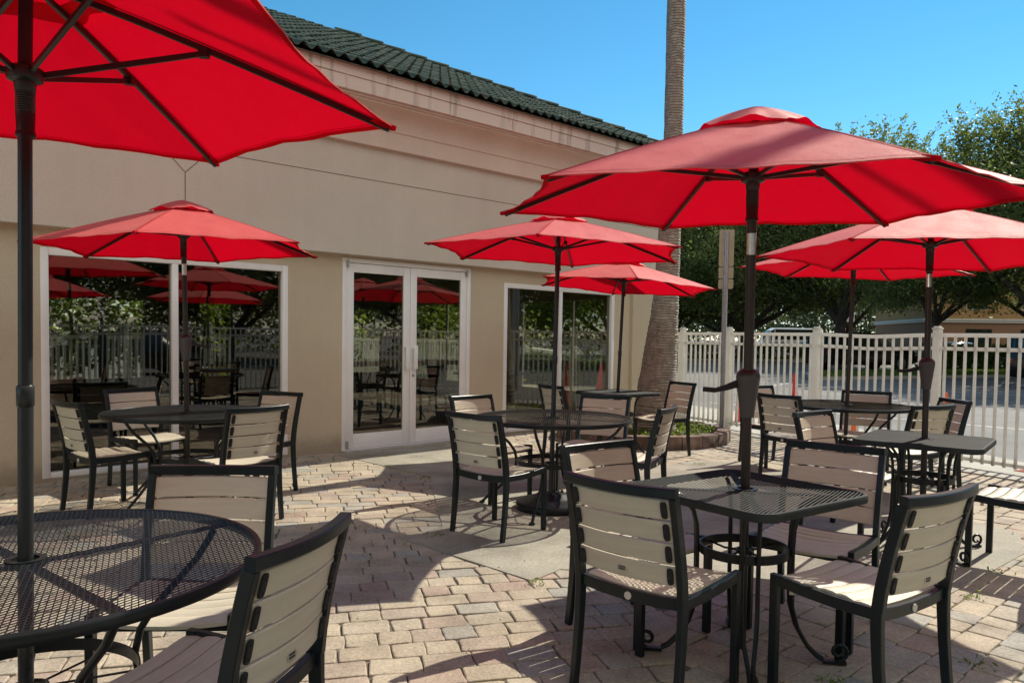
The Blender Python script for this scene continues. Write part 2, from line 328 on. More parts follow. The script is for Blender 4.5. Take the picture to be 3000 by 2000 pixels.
# ------------------------------------------------------------------ helpers
class MB:
    def __init__(s): s.v = []; s.f = []; s.sm = []; s.mi = []; s.cur = 0
    def add(s, vs, fs, smooth=True):
        o = len(s.v); s.v += [tuple(x) for x in vs]; s.f += [tuple(i + o for i in f) for f in fs]
        s.sm += [smooth] * len(fs); s.mi += [s.cur] * len(fs)
    def box(s, x0, x1, y0, y1, z0, z1):
        s.add([(x0, y0, z0), (x1, y0, z0), (x1, y1, z0), (x0, y1, z0), (x0, y0, z1), (x1, y0, z1), (x1, y1, z1), (x0, y1, z1)],
              [(0, 3, 2, 1), (4, 5, 6, 7), (0, 1, 5, 4), (1, 2, 6, 5), (2, 3, 7, 6), (3, 0, 4, 7)], False)
    def bbox(s, x0, x1, y0, y1, z0, z1, b=.004):
        bm = bmesh.new(); bmesh.ops.create_cube(bm, size=1)
        for v in bm.verts: v.co = Vector((x0 + (v.co.x + .5) * (x1 - x0), y0 + (v.co.y + .5) * (y1 - y0), z0 + (v.co.z + .5) * (z1 - z0)))
        bmesh.ops.bevel(bm, geom=list(bm.edges), offset=b, segments=2, affect='EDGES', profile=.5)
        s.add([v.co[:] for v in bm.verts], [[v.index for v in f.verts] for f in (bm.verts.index_update(), bm.faces)[1]]); bm.free()
    def obar(s, a, b, wx, wz, up=(0, 0, 1), bev=0):
        """bar of rectangular section from a to b; wx across, wz along up"""
        s.rect([a, b], wx, wz, up)
    def rect(s, pts, wx, wz, up=(0, 0, 1), chamfer=.22):
        """rectangular tube swept along pts; side axis stays horizontal w.r.t. up"""
        pts = [Vector(p) for p in pts]; n = len(pts); rings = []
        if not isinstance(wx, (list, tuple)): wx = [wx] * n
        if not isinstance(wz, (list, tuple)): wz = [wz] * n
        for i in range(n):
            t = (pts[min(i + 1, n - 1)] - pts[max(i - 1, 0)]).normalized()
            u = Vector(up); sd = t.cross(u)
            if sd.length < 1e-4: sd = t.cross(Vector((0, 1, 0)))
            sd.normalize(); uu = sd.cross(t).normalized()
            a, b = wx[i] / 2, wz[i] / 2; c = min(a, b) * chamfer
            prof = [(a - c, b), (-a + c, b), (-a, b - c), (-a, -b + c), (-a + c, -b), (a - c, -b), (a, -b + c), (a, b - c)]
            rings.append([pts[i] + sd * x + uu * y for x, y in prof])
        vs = [p for r_ in rings for p in r_]; fs = []
        for i in range(n - 1):
            for k in range(8):
                k2 = (k + 1) % 8; fs.append((i * 8 + k, i * 8 + k2, i * 8 + 8 + k2, i * 8 + 8 + k))
        fs.append(tuple(range(7, -1, -1))); fs.append(tuple(range((n - 1) * 8, n * 8)))
        s.add(vs, fs)
    def tube(s, pts, rad, seg=10, caps=True):
        pts = [Vector(p) for p in pts]; n = len(pts)
        if not isinstance(rad, (list, tuple)): rad = [rad] * n
        nrm = None; vs = []
        for i in range(n):
            t = (pts[min(i + 1, n - 1)] - pts[max(i - 1, 0)]).normalized()
            if nrm is None:
                nrm = t.cross(Vector((0, 0, 1)) if abs(t.z) < .9 else Vector((1, 0, 0))).normalized()
            nrm = (nrm - t * nrm.dot(t)).normalized(); b = t.cross(nrm)
            for k in range(seg):
                a = 2 * PI * k / seg; vs.append(pts[i] + (nrm * math.cos(a) + b * math.sin(a)) * rad[i])
        fs = []
        for i in range(n - 1):
            for k in range(seg):
                k2 = (k + 1) % seg; fs.append((i * seg + k, i * seg + k2, i * seg + seg + k2, i * seg + seg + k))
        if caps: fs.append(tuple(range(seg - 1, -1, -1))); fs.append(tuple(range((n - 1) * seg, n * seg)))
        s.add(vs, fs)
    def lathe(s, prof, seg=32, c=(0, 0, 0), closed=False):
        vs = []; n = len(prof)
        for r_, z in prof:
            for k in range(seg):
                a = 2 * PI * k / seg; vs.append((c[0] + r_ * math.cos(a), c[1] + r_ * math.sin(a), c[2] + z))
        fs = []
        m = n if closed else n - 1
        for i in range(m):
            j = (i + 1) % n
            for k in range(seg):
                k2 = (k + 1) % seg; fs.append((i * seg + k, i * seg + k2, j * seg + k2, j * seg + k))
        s.add(vs, fs)
    def grid(s, P, flip=False, closed=False):
        n, m = len(P), len(P[0]); vs = [p for r_ in P for p in r_]; fs = []
        for i in range(n - 1):
            for j in range(m - (0 if closed else 1)):
                j2 = (j + 1) % m
                q = (i * m + j, i * m + j2, (i + 1) * m + j2, (i + 1) * m + j); fs.append(q[::-1] if flip else q)
        s.add(vs, fs)
    def build(s, name, mats, parent=None, loc=None, rz=None, ang=35):
        me = bpy.data.meshes.new(name); me.from_pydata(s.v, [], s.f); 
        if not isinstance(mats, (list, tuple)): mats = [mats]
        for x in mats: me.materials.append(MATS[x])
        me.polygons.foreach_set('material_index', s.mi)
        me.polygons.foreach_set('use_smooth', s.sm); me.update()
        me.set_sharp_from_angle(angle=R(ang))
        o = bpy.data.objects.new(name, me); COL.objects.link(o)
        if parent: o.parent = parent
        if loc is not None: o.location = loc
        if rz is not None: o.rotation_euler = (0, 0, rz)
        return o
def tag(o, label=None, cat=None, group=None, kind=None):
    for k, v in (('label', label), ('category', cat), ('group', group), ('kind', kind)):
        if v: o[k] = v
    return o
def thing(name, label, cat, loc=(0, 0, 0), rz=0, group=None):
    o = bpy.data.objects.new(name, None); COL.objects.link(o); o.location = loc; o.rotation_euler = (0, 0, rz)
    o.empty_display_size = .1
    return tag(o, label, cat, group)
KIDS = {}
def copy_tree(o, parent=None):
    c = o.copy(); COL.objects.link(c); c.parent = parent
    for ch in o.children: copy_tree(ch, c)
    return c
def place(proto, loc, rz, label, group=None):
    if not proto.get('_used'):
        proto['_used'] = 1; c = proto
    else:
        c = copy_tree(proto)
    c.location = loc; c.rotation_euler = (0, 0, rz); c['label'] = label
    if group: c['group'] = group
    return c
def clip_poly(poly, a, b):
    """keep the part of poly left of a->b"""
    out = []; n = len(poly)
    def sd(p): return (b[0] - a[0]) * (p[1] - a[1]) - (b[1] - a[1]) * (p[0] - a[0])
    for i in range(n):
        p, q = poly[i], poly[(i + 1) % n]; dp, dq = sd(p), sd(q)
        if dp >= 0: out.append(p)
        if dp * dq < 0:
            t = dp / (dp - dq); out.append((p[0] + (q[0] - p[0]) * t, p[1] + (q[1] - p[1]) * t))
    return out
def inside(poly, x, y):
    c = False; n = len(poly); j = n - 1
    for i in range(n):
        xi, yi = poly[i]; xj, yj = poly[j]
        if (yi > y) != (yj > y) and x < (xj - xi) * (y - yi) / (yj - yi) + xi: c = not c
        j = i
    return c
def sheet(name, poly, z0, z1, m, kind='structure'):
    b = MB(); n = len(poly)
    b.add([(x, y, z1) for x, y in poly] + [(x, y, z0) for x, y in poly], [tuple(range(n))] + [(i, i + n, (i + 1) % n + n, (i + 1) % n) for i in range(n)], False)
    o = b.build(name, m); tag(o, kind=kind); return o

# wall frame: local x along the wall, local y into the building
WA, WOFF = .747, 7.864
WD = Vector((math.cos(WA), math.sin(WA), 0)); WN = Vector((WD.y, -WD.x, 0))
def wp(S, z=0, p=0): return -WN * (WOFF - p) + WD * S + Vector((0, 0, z))

# ------------------------------------------------------------------ ground
CONC = [(-1.95, 8.62), (-.78, 7.38), (-.48, 5.45), (-.74, 5.12), (.13, 4.26), (.30, 4.48), (1.42, 4.36), (2.30, 4.05), (3.36, 4.97), (3.68, 5.5), (3.5, 5.98), (3.4, 7.0), (2.5, 8.6), (1.7, 8.25), (.6, 7.9), (-.2, 8.5), (-.93, 9.56)]
F0 = Vector((2.50, 13.15, 0)); FD = Vector((.466, -.884, 0)).normalized(); FNR = Vector((FD.y * -1, FD.x, 0))  # fence line; FNR points outside (+x)
F_CORNER = F0 + FD * 9.2
FD2 = -WD
F_END = F_CORNER + FD2 * 15
b = MB(); b.add([(-400, -300, -.06), (500, -300, -.06), (500, 700, -.06), (-400, 700, -.06)], [(0, 1, 2, 3)], False)
tag(b.build('asphalt_ground', 'asphalt'), kind='structure')
patio = [tuple(wp(-9)[:2]), tuple(F_END[:2]), tuple(F_CORNER[:2]), tuple(F0[:2])]
sheet('joint_sand', patio, -.2, -.011, 'joint_sand')
sheet('concrete_slab', CONC, -.05, .004, 'patio_concrete')

def build_pavers():
    V = []; Fc = []; RN = []
    rnd = random.Random(3)
    def region(x, y): # which laying direction
        return 1 if (x > .75 and y < 4.9) or x - .6 > 0 and y > 6.2 or x > 3.0 else 0
    keep = [tuple(wp(-9)[:2]), tuple(F_END[:2]), tuple(F_CORNER[:2]), tuple(F0[:2])]
    shrunk = CONC
    for reg, ang, sz in ((0, R(14), .148), (1, R(43), .156)):
        ca, sa = math.cos(ang), math.sin(ang)
        v = -16.0; row = 0
        while v < 18:
            h = sz * rnd.choice((1, 1, 1.0, 1.0)); u = -16 + rnd.random() * .2
            while u < 18:
                L = sz * rnd.choice((1, 1, 1, 1.5, 1.5, 1.55)) * rnd.uniform(.97, 1.03)
                xc, yc = (u + L / 2) * ca - (v + h / 2) * sa, (u + L / 2) * sa + (v + h / 2) * ca
                uu, u = u, u + L
                if xc < -8.5 or xc > 7.5 or yc < -4 or yc > 14: continue
                if region(xc, yc) != reg: continue
                if not inside(keep, xc, yc): continue
                if inside(shrunk, xc, yc):
                    # drop it when it lies well inside the slab
                    if all(inside(shrunk, xc + dx, yc + dy) for dx, dy in ((.2, 0), (-.2, 0), (0, .2), (0, -.2))): continue
                near = yc < 7
                g = rnd.uniform(.0015, .004); x0, x1, y0, y1 = uu + g, uu + L - g, v + g, v + h - g
                c = rnd.uniform(.007, .018)
                j = lambda: rnd.uniform(-.006, .006)
                base = []
                nc = 3 if near else 2
                for (px, py, a0) in ((x1 - c, y0 + c, -PI / 2), (x1 - c, y1 - c, 0), (x0 + c, y1 - c, PI / 2), (x0 + c, y0 + c, PI)):
                    jx, jy = j(), j()
                    for k in range(nc):
                        a = a0 + k * PI / 2 / (nc - 1)
                        base.append((px + jx + c * math.cos(a), py + jy + c * math.sin(a)))
                if near:  # break up the straight sides a little
                    b2 = []
                    for i in range(len(base)):
                        p, q = base[i], base[(i + 1) % len(base)]
                        b2.append(p)
                        if math.hypot(p[0] - q[0], p[1] - q[1]) > .05: b2.append(((p[0] + q[0]) / 2 + rnd.uniform(-.004, .004), (p[1] + q[1]) / 2 + rnd.uniform(-.004, .004)))
                    base = b2
                n = len(base); cxm, cym = (x0 + x1) / 2, (y0 + y1) / 2
                dz = rnd.uniform(-.0035, .0); tx, ty = rnd.uniform(-.02, .02), rnd.uniform(-.02, .02)
                o = len(V)
                rings = ((1.0, -.04), (1.0, -.007), (None, -.0022), (None, 0.0))
                for ri, (sc, z) in enumerate(rings):
                    ins = (0, 0, .002, .007)[ri]
                    for (px, py) in base:
                        dx, dy = px - cxm, py - cym; rr = math.hypot(dx, dy); k = (rr - ins) / rr
                        X, Y = cxm + dx * k, cym + dy * k
                        zz = z + (dz + tx * dx + ty * dy if ri else 0)
                        V.append((X * ca - Y * sa, X * sa + Y * ca, zz))
                r_ = min(max(rnd.gauss(.5, .24) + (.12 if yc < 4.6 and xc < 1 else -.10) * .6, 0), 1)
                for ri in range(3):
                    for i in range(n):
                        Fc.append((o + ri * n + i, o + ri * n + (i + 1) % n, o + (ri + 1) * n + (i + 1) % n, o + (ri + 1) * n + i)); RN.append(r_)
                Fc.append(tuple(o + 3 * n + i for i in range(n))); RN.append(r_)
            v += h; row += 1
    me = bpy.data.meshes.new('brick_paving'); me.from_pydata(V, [], Fc); me.materials.append(MATS['paver'])
    at = me.attributes.new('rnd', 'FLOAT', 'FACE'); at.data.foreach_set('value', RN)
    me.polygons.foreach_set('use_smooth', [False] * len(Fc))
    o = bpy.data.objects.new('brick_paving', me); COL.objects.link(o); tag(o, kind='structure')
build_pavers()

def strip(name, a, d, n, L, o0, o1, z0, z1, m):
    a = Vector(a); p = [a + n * o0, a + d * L + n * o0, a + d * L + n * o1, a + n * o1]
    return sheet(name, [tuple(q[:2]) for q in p], z0, z1, m)
strip('fence_kerb', F0, FD, FNR, 9.4, -.34, .08, -.2, .012, 'kerb_concrete')
strip('fence_kerb_return', F_CORNER, FD2, Vector((-FD2.y, FD2.x, 0)), 15, -.08, .34, -.2, .010, 'kerb_concrete')
sheet('sidewalk', [tuple((F0 + FNR * .08)[:2]), tuple((F0 + FD * 6.2 + FNR * .08)[:2]), tuple((F0 + FD * 5.6 + FNR * 1.0)[:2]), tuple((F0 + FD * 2.0 + FNR * 2.3)[:2]), tuple((F0 + FNR * 2.5 - FD * 12)[:2]), tuple((F0 + FNR * .08 - FD * 12)[:2])], -.2, -.012, 'kerb_concrete')
# tactile pad with rows of studs
b = MB(); pc = F0 + FD * 5.75 + FNR * .62
for i in range(14):
    for k in range(8):
        q = pc + FD * (i * .06 - .02) + FNR * (k * .06 - .22)
        b.lathe([(.022, 0), (.018, .006), (.0, .006)], 8, (q.x, q.y, -.004))
p4 = [pc + FD * -.08 + FNR * -.27, pc + FD * .85 + FNR * -.27, pc + FD * .85 + FNR * .27, pc + FD * -.08 + FNR * .27]
b.add([(q.x, q.y, -.004) for q in p4] + [(q.x, q.y, -.06) for q in p4], [(0, 1, 2, 3)] + [(i, i + 4, (i + 1) % 4 + 4, (i + 1) % 4) for i in range(4)], False)
tag(b.build('tactile_pad', 'tactile_red'), 'red studded tactile paving pad on the ground just outside the white fence', 'paving pad')
# painted lines
def line(name, p, q, wd, m='line_paint'):
    p, q = Vector((*p, 0)), Vector((*q, 0)); d = (q - p).normalized(); n = Vector((-d.y, d.x, 0)) * wd / 2
    b = MB(); b.add([tuple((x)[:2]) + (-.055,) for x in (p + n, p - n, q - n, q + n)], [(0, 1, 2, 3)], False)
    tag(b.build(name, m), kind='structure')
line('road_marking', (4.4, 17.2), (9.6, 11.4), .11)
line('road_marking', (6.2, 8.6), (9.5, 8.9), .12)
line('road_marking', (8.5, 24.5), (14.5, 21.0), .11)
line('road_marking', (6.0, 20.5), (9.5, 26), .1)

# ------------------------------------------------------------------ building
bld = thing('restaurant_building', 'tan stucco restaurant with white framed glass doors and a green barrel tile roof', 'building', tuple(-WN * WOFF), WA)
W1 = (1.575, 3.93, .03, 2.096); W3 = (7.115, 9.47, .03, 2.096); DR = (4.60, 6.51, 0, 2.243)
SL, SR = -9.0, 10.75
def build_building():
    b = MB(); t = .22
    xs = [(SL, W1[0]), (W1[1], DR[0]), (DR[1], W3[0]), (W3[1], SR)]
    for x0, x1 in xs: b.box(x0, x1, 0, t, -.1, 2.40)
    for w_ in (W1, W3):
        b.box(w_[0], w_[1], 0, t, w_[3], 2.40); b.box(w_[0], w_[1], 0, t, -.1, w_[2])
    b.box(DR[0], DR[1], 0, t, DR[3], 2.40)
    b.box(9.87, SR + .05, -.055, -.0005, -.1, 2.275)       # corner pier
    for y0, y1 in ((-.0005, .7), (3.5, 4.2), (7.7, 8.3)): b.box(SR, SR + .05, y0, y1, -.1, 3.9)
    for y0, y1 in ((.7, 3.5), (4.2, 7.7)): b.box(SR, SR + .05, y0, y1, -.1, .35); b.box(SR, SR + .05, y0, y1, 2.05, 3.9)
    b.box(SL, SL + .2, t + .01, 8.3, -.1, 3.9); b.box(SL + .21, SR - .01, 8.16, 8.3, 2.56, 3.9)
    b.build('wall', 'stucco', bld)
    b = MB(); b.box(SL, SR + .17, -.12, .30, 2.275, 3.53); b.build('upper_wall', 'stucco_band', bld)
    # control joints: thin lines
    b = MB(); y = -.1215
    def jl(x0, z0, x1, z1):
        d = Vector((x1 - x0, 0, z1 - z0)); n = Vector((-d.z, 0, d.x)).normalized() * .0045
        a, c = Vector((x0, y, z0)), Vector((x1, y, z1)); b.add([a + n, a - n, c - n, c + n], [(0, 1, 2, 3)], False)
    jl(2.79, 2.275, 2.79, 2.915); jl(2.79, 2.915, 3.03, 3.15); jl(3.03, 3.15, SR + .17, 3.15)
    jl(2.79, 2.915, 2.55, 3.15); jl(2.55, 3.15, SL, 3.15); jl(-2.2, 2.275, -2.2, 3.15)
    b.build('control_joint', 'joint_line', bld)
    # cornice: flat band, cove, soffit step
    prof = [(-.10, 3.53), (-.185, 3.53), (-.185, 3.725), (-.20, 3.735), (-.20, 3.76)]
    for k in range(9):
        a = k / 8 * PI / 2
        prof.append((-.20 - .185 * (1 - math.cos(a)), 3.76 + .20 * math.sin(a)))
    prof += [(-.385, 3.985), (-.41, 3.985), (-.41, 4.01), (-.2, 4.01)]
    b = MB(); n = len(prof)
    x1 = SR + .17
    P = [[(x, y, z) for x in (SL, x1)] for (y, z) in prof]
    b.grid(P, True); b.build('cornice', 'trim_cove', bld, ang=20)
    b = MB(); b.box(SL, SR + .5, -.45, -.2, 4.012, 4.152); b.box(SL, SR + .5, -.462, -.2, 4.158, 4.262); b.box(SL, SR + .5, -.44, -.2, 4.150, 4.16)
    for s in range(-3, 5):
        x = 1.93 + s * 2.44
        if x < SR: b.box(x, x + .006, -.4635, -.45, 4.02, 4.262)
    b.build('fascia', 'stained_fascia', bld)
    # roof of barrel tiles
    pitch = math.atan(.487); P0 = .158; EXP = .30; ey, ez = -.54, 4.275
    XC = 11.3; b = MB(); ncrs = 16
    prof_n = 8
    for k in range(ncrs):
        r0_, r1_ = k * EXP / 1.0, (k + 1) * EXP + .04
        run0, run1 = r0_ * math.cos(pitch), r1_ * math.cos(pitch)
        xe = XC - run0
        nh = int((xe - (SL + 2)) / P0)
        xs_ = [xe - i * P0 / prof_n for i in range(nh * prof_n + 1)]
        lift = .022
        top0, top1, bot0 = [], [], []
        rr = random.Random(k)
        jz = [rr.uniform(-.004, .004) for _ in range(nh + 2)]
        for i, x in enumerate(xs_):
            ph = (i % prof_n) / prof_n
            hmp = .040 * (math.sin(ph * PI) ** .7 if ph < 1 else 0) if ph < .68 * 1.0 else -.0
            ph2 = ph / .68
            hmp = .046 * math.sin(ph2 * PI) if ph2 <= 1 else -.008 * math.sin((ph - .68) / .32 * PI)
            q = jz[i // prof_n]
            top0.append((x, ey + run0 - .012, ez + run0 * .487 + lift + hmp + q)); bot0.append((x, ey + run0 - .012, ez + run0 * .487 + lift + hmp - .014 + q))
            x1_ = x - min(0.0, 0)
            top1.append((x, ey + run1, ez + run1 * .487 + hmp * .92 + q))
        b.grid([bot0, top0, top1], True)
    # under sheet and the other slopes
    top_run = ncrs * EXP * math.cos(pitch)
    b.add([(SL + 2, ey + .02, ez - .02), (XC, ey + .02, ez - .02), (XC - top_run, ey + top_run, ez + top_run * .487 - .02), (SL + 2, ey + top_run, ez + top_run * .487 - .02)], [(0, 1, 2, 3)], False)
    b.add([(XC, ey, ez - .02), (XC, 12.3, ez - .02), (XC - top_run, 12.3 - top_run, ez + top_run * .487 - .02), (XC - top_run, ey + top_run, ez + top_run * .487 - .02)], [(0, 1, 2, 3)], False)
    b.add([(SL + 2, ey + top_run, ez + top_run * .487 - .02), (XC - top_run, ey + top_run, ez + top_run * .487 - .02), (XC - top_run, 12.3 - top_run, ez + top_run * .487 - .02), (SL + 2, 12.3 - top_run, ez + top_run * .487 - .02)], [(0, 1, 2, 3)], False)
    roof = b.build('roof', 'green_tile', bld, ang=60)
    # hip caps: overlapping half barrels
    b = MB(); hd = Vector((-1, 1, .487)).normalized(); base = Vector((XC, ey, ez + .03)); side = Vector((1, 1, 0)).normalized()
    up = side.cross(hd).normalized()
    if up.z < 0: up = -up
    step = .395
    for i in range(17):
        a = base + hd * (i * step); e = a + hd * (step + .05)
        r_a, r_e = .105, .088
        A, E = [], []
        for k in range(9):
            th = PI * k / 8
            A.append(a + side * (r_a * math.cos(th)) + up * (r_a * .62 * math.sin(th) + .012)); E.append(e + side * (r_e * math.cos(th)) + up * (r_e * .62 * math.sin(th) - .008))
        Ai = [q + (a - q).normalized() * .014 for q in A]
        b.grid([Ai, A, E])
    b.build('ridge_cap', 'green_tile', roof, ang=60)
    # soffit closing below eave tiles
    b = MB(); b.box(SL, SR + .52, -.50, .2, 4.264, 4.272); b.build('eave_board', 'joint_line', bld)
    # ---- room behind the glass
    b = MB()
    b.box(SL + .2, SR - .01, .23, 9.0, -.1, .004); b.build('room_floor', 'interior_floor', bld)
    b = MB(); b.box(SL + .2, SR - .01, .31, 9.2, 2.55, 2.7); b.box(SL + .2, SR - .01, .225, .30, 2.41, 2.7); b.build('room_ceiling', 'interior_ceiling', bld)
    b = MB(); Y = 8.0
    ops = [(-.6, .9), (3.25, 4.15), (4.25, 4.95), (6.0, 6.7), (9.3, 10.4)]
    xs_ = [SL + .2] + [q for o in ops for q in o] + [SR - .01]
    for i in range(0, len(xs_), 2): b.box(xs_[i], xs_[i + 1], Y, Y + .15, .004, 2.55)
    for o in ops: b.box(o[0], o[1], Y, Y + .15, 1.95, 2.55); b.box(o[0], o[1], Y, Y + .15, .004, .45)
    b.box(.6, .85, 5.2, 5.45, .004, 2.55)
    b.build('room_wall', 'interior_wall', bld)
    for y0, y1 in ((.7, 3.5), (4.2, 7.7)):
        f = MB(); ym = (y0 + y1) / 2
        for q in (y0, ym - .03, y1 - .05): f.box(SR + .005, SR + .045, q, q + .05, .351, 2.049)
        wo = f.build('window', 'white_alu', bld)
        for a, c in ((y0 + .05, ym - .03), (ym + .02, y1 - .05)): g = MB(); g.box(SR + .02, SR + .026, a + .001, c - .001, .351, 2.049); g.build('pane', 'clear_glass', wo)
    # ---- windows
    for (x0, x1, z0, z1), mul in ((W1, 2.735), (W3, 8.25)):
        f = MB(); fw = .065; y0, y1 = -.004, .10
        f.bbox(x0, x0 + fw, y0, y1, z0, z1); f.bbox(x1 - fw, x1, y0, y1, z0, z1)
        f.bbox(x0 + fw + .001, x1 - fw - .001, y0 + .002, y1, z1 - fw, z1); f.bbox(x0 + fw + .001, x1 - fw - .001, y0 + .002, y1, z0, z0 + .05)
        f.bbox(mul - .03, mul + .03, y0 + .001, y1 - .002, z0 + .051, z1 - fw - .001)
        wo = f.build('window', 'white_alu', bld)
        for a, c in ((x0 + fw, mul - .03), (mul + .03, x1 - fw)):
            g = MB(); g.box(a + .0005, c - .0005, .045, .051, z0 + .0505, z1 - fw - .0005); g.build('pane', 'tinted_glass', wo)
    # ---- double door
    x0, x1, z0, z1 = DR
    f = MB(); f.bbox(x0, x0 + .055, -.012, .11, 0, z1 - .051); f.bbox(x1 - .055, x1, -.012, .11, 0, z1 - .051); f.bbox(x0, x1, -.012, .11, z1 - .05, z1)
    f.bbox(x0 + .056, x1 - .056, -.02, .11, .004, .016)
    dfr = f.build('door_frame', 'white_alu', bld)
    mid = (x0 + x1) / 2
    for sgn, a, c in ((-1, x0 + .06, mid - .003), (1, mid + .003, x1 - .06)):
        f = MB(); st = .095
        f.bbox(a, a + st, .0, .045, .022, z1 - .056); f.bbox(c - st, c, .0, .045, .022, z1 - .056)
        f.bbox(a + st + .0005, c - st - .0005, .001, .044, z1 - .16, z1 - .056); f.bbox(a + st + .0005, c - st - .0005, .001, .044, .022, .19)
        dl = f.build('door_leaf', 'white_alu', bld)
        g = MB(); g.box(a + st + .0005, c - st - .0005, .02, .026, .1905, z1 - .1605); g.build('pane', 'tinted_glass', dl)
        g = MB(); hx = c - .06 if sgn < 0 else a + .055
        g.bbox(hx - .028, hx + .028, -.052, -.044, .94, 1.235, .003)
        g.bbox(hx - .028, hx - .018, -.044, -.0005, .96, 1.0, .002); g.bbox(hx - .028, hx - .018, -.044, -.0005, 1.18, 1.215, .002)
        g.build('handle', 'white_alu', dl)
        g = MB(); g.bbox(a + .3 * 0 + st, c - st, .046, .075, .98, 1.04, .004); g.build('push_bar', 'zinc', dl)
        hx = a + .005 if sgn < 0 else c - .005
        g = MB()
        for zz in (z1 - .11, .03): g.tube([(hx, -.018, zz), (hx, -.018, zz + .085)], .014, 10); g.box(hx - .02, hx + .02, -.012, -.001, zz + .01, zz + .075)
        g.build('pivot_hinge', 'zinc', dl)
        if sgn > 0:
            g = MB(); lx = a + .045
            g.tube([(lx, -.012, .86), (lx, .002, .86)], .017, 14); g.build('lock', 'zinc', dl)
    b = MB(); b.box(x0 - .02, x1 + .02, -.16, -.0125, -.05, .008); b.build('threshold', 'kerb_concrete', bld)
build_building()

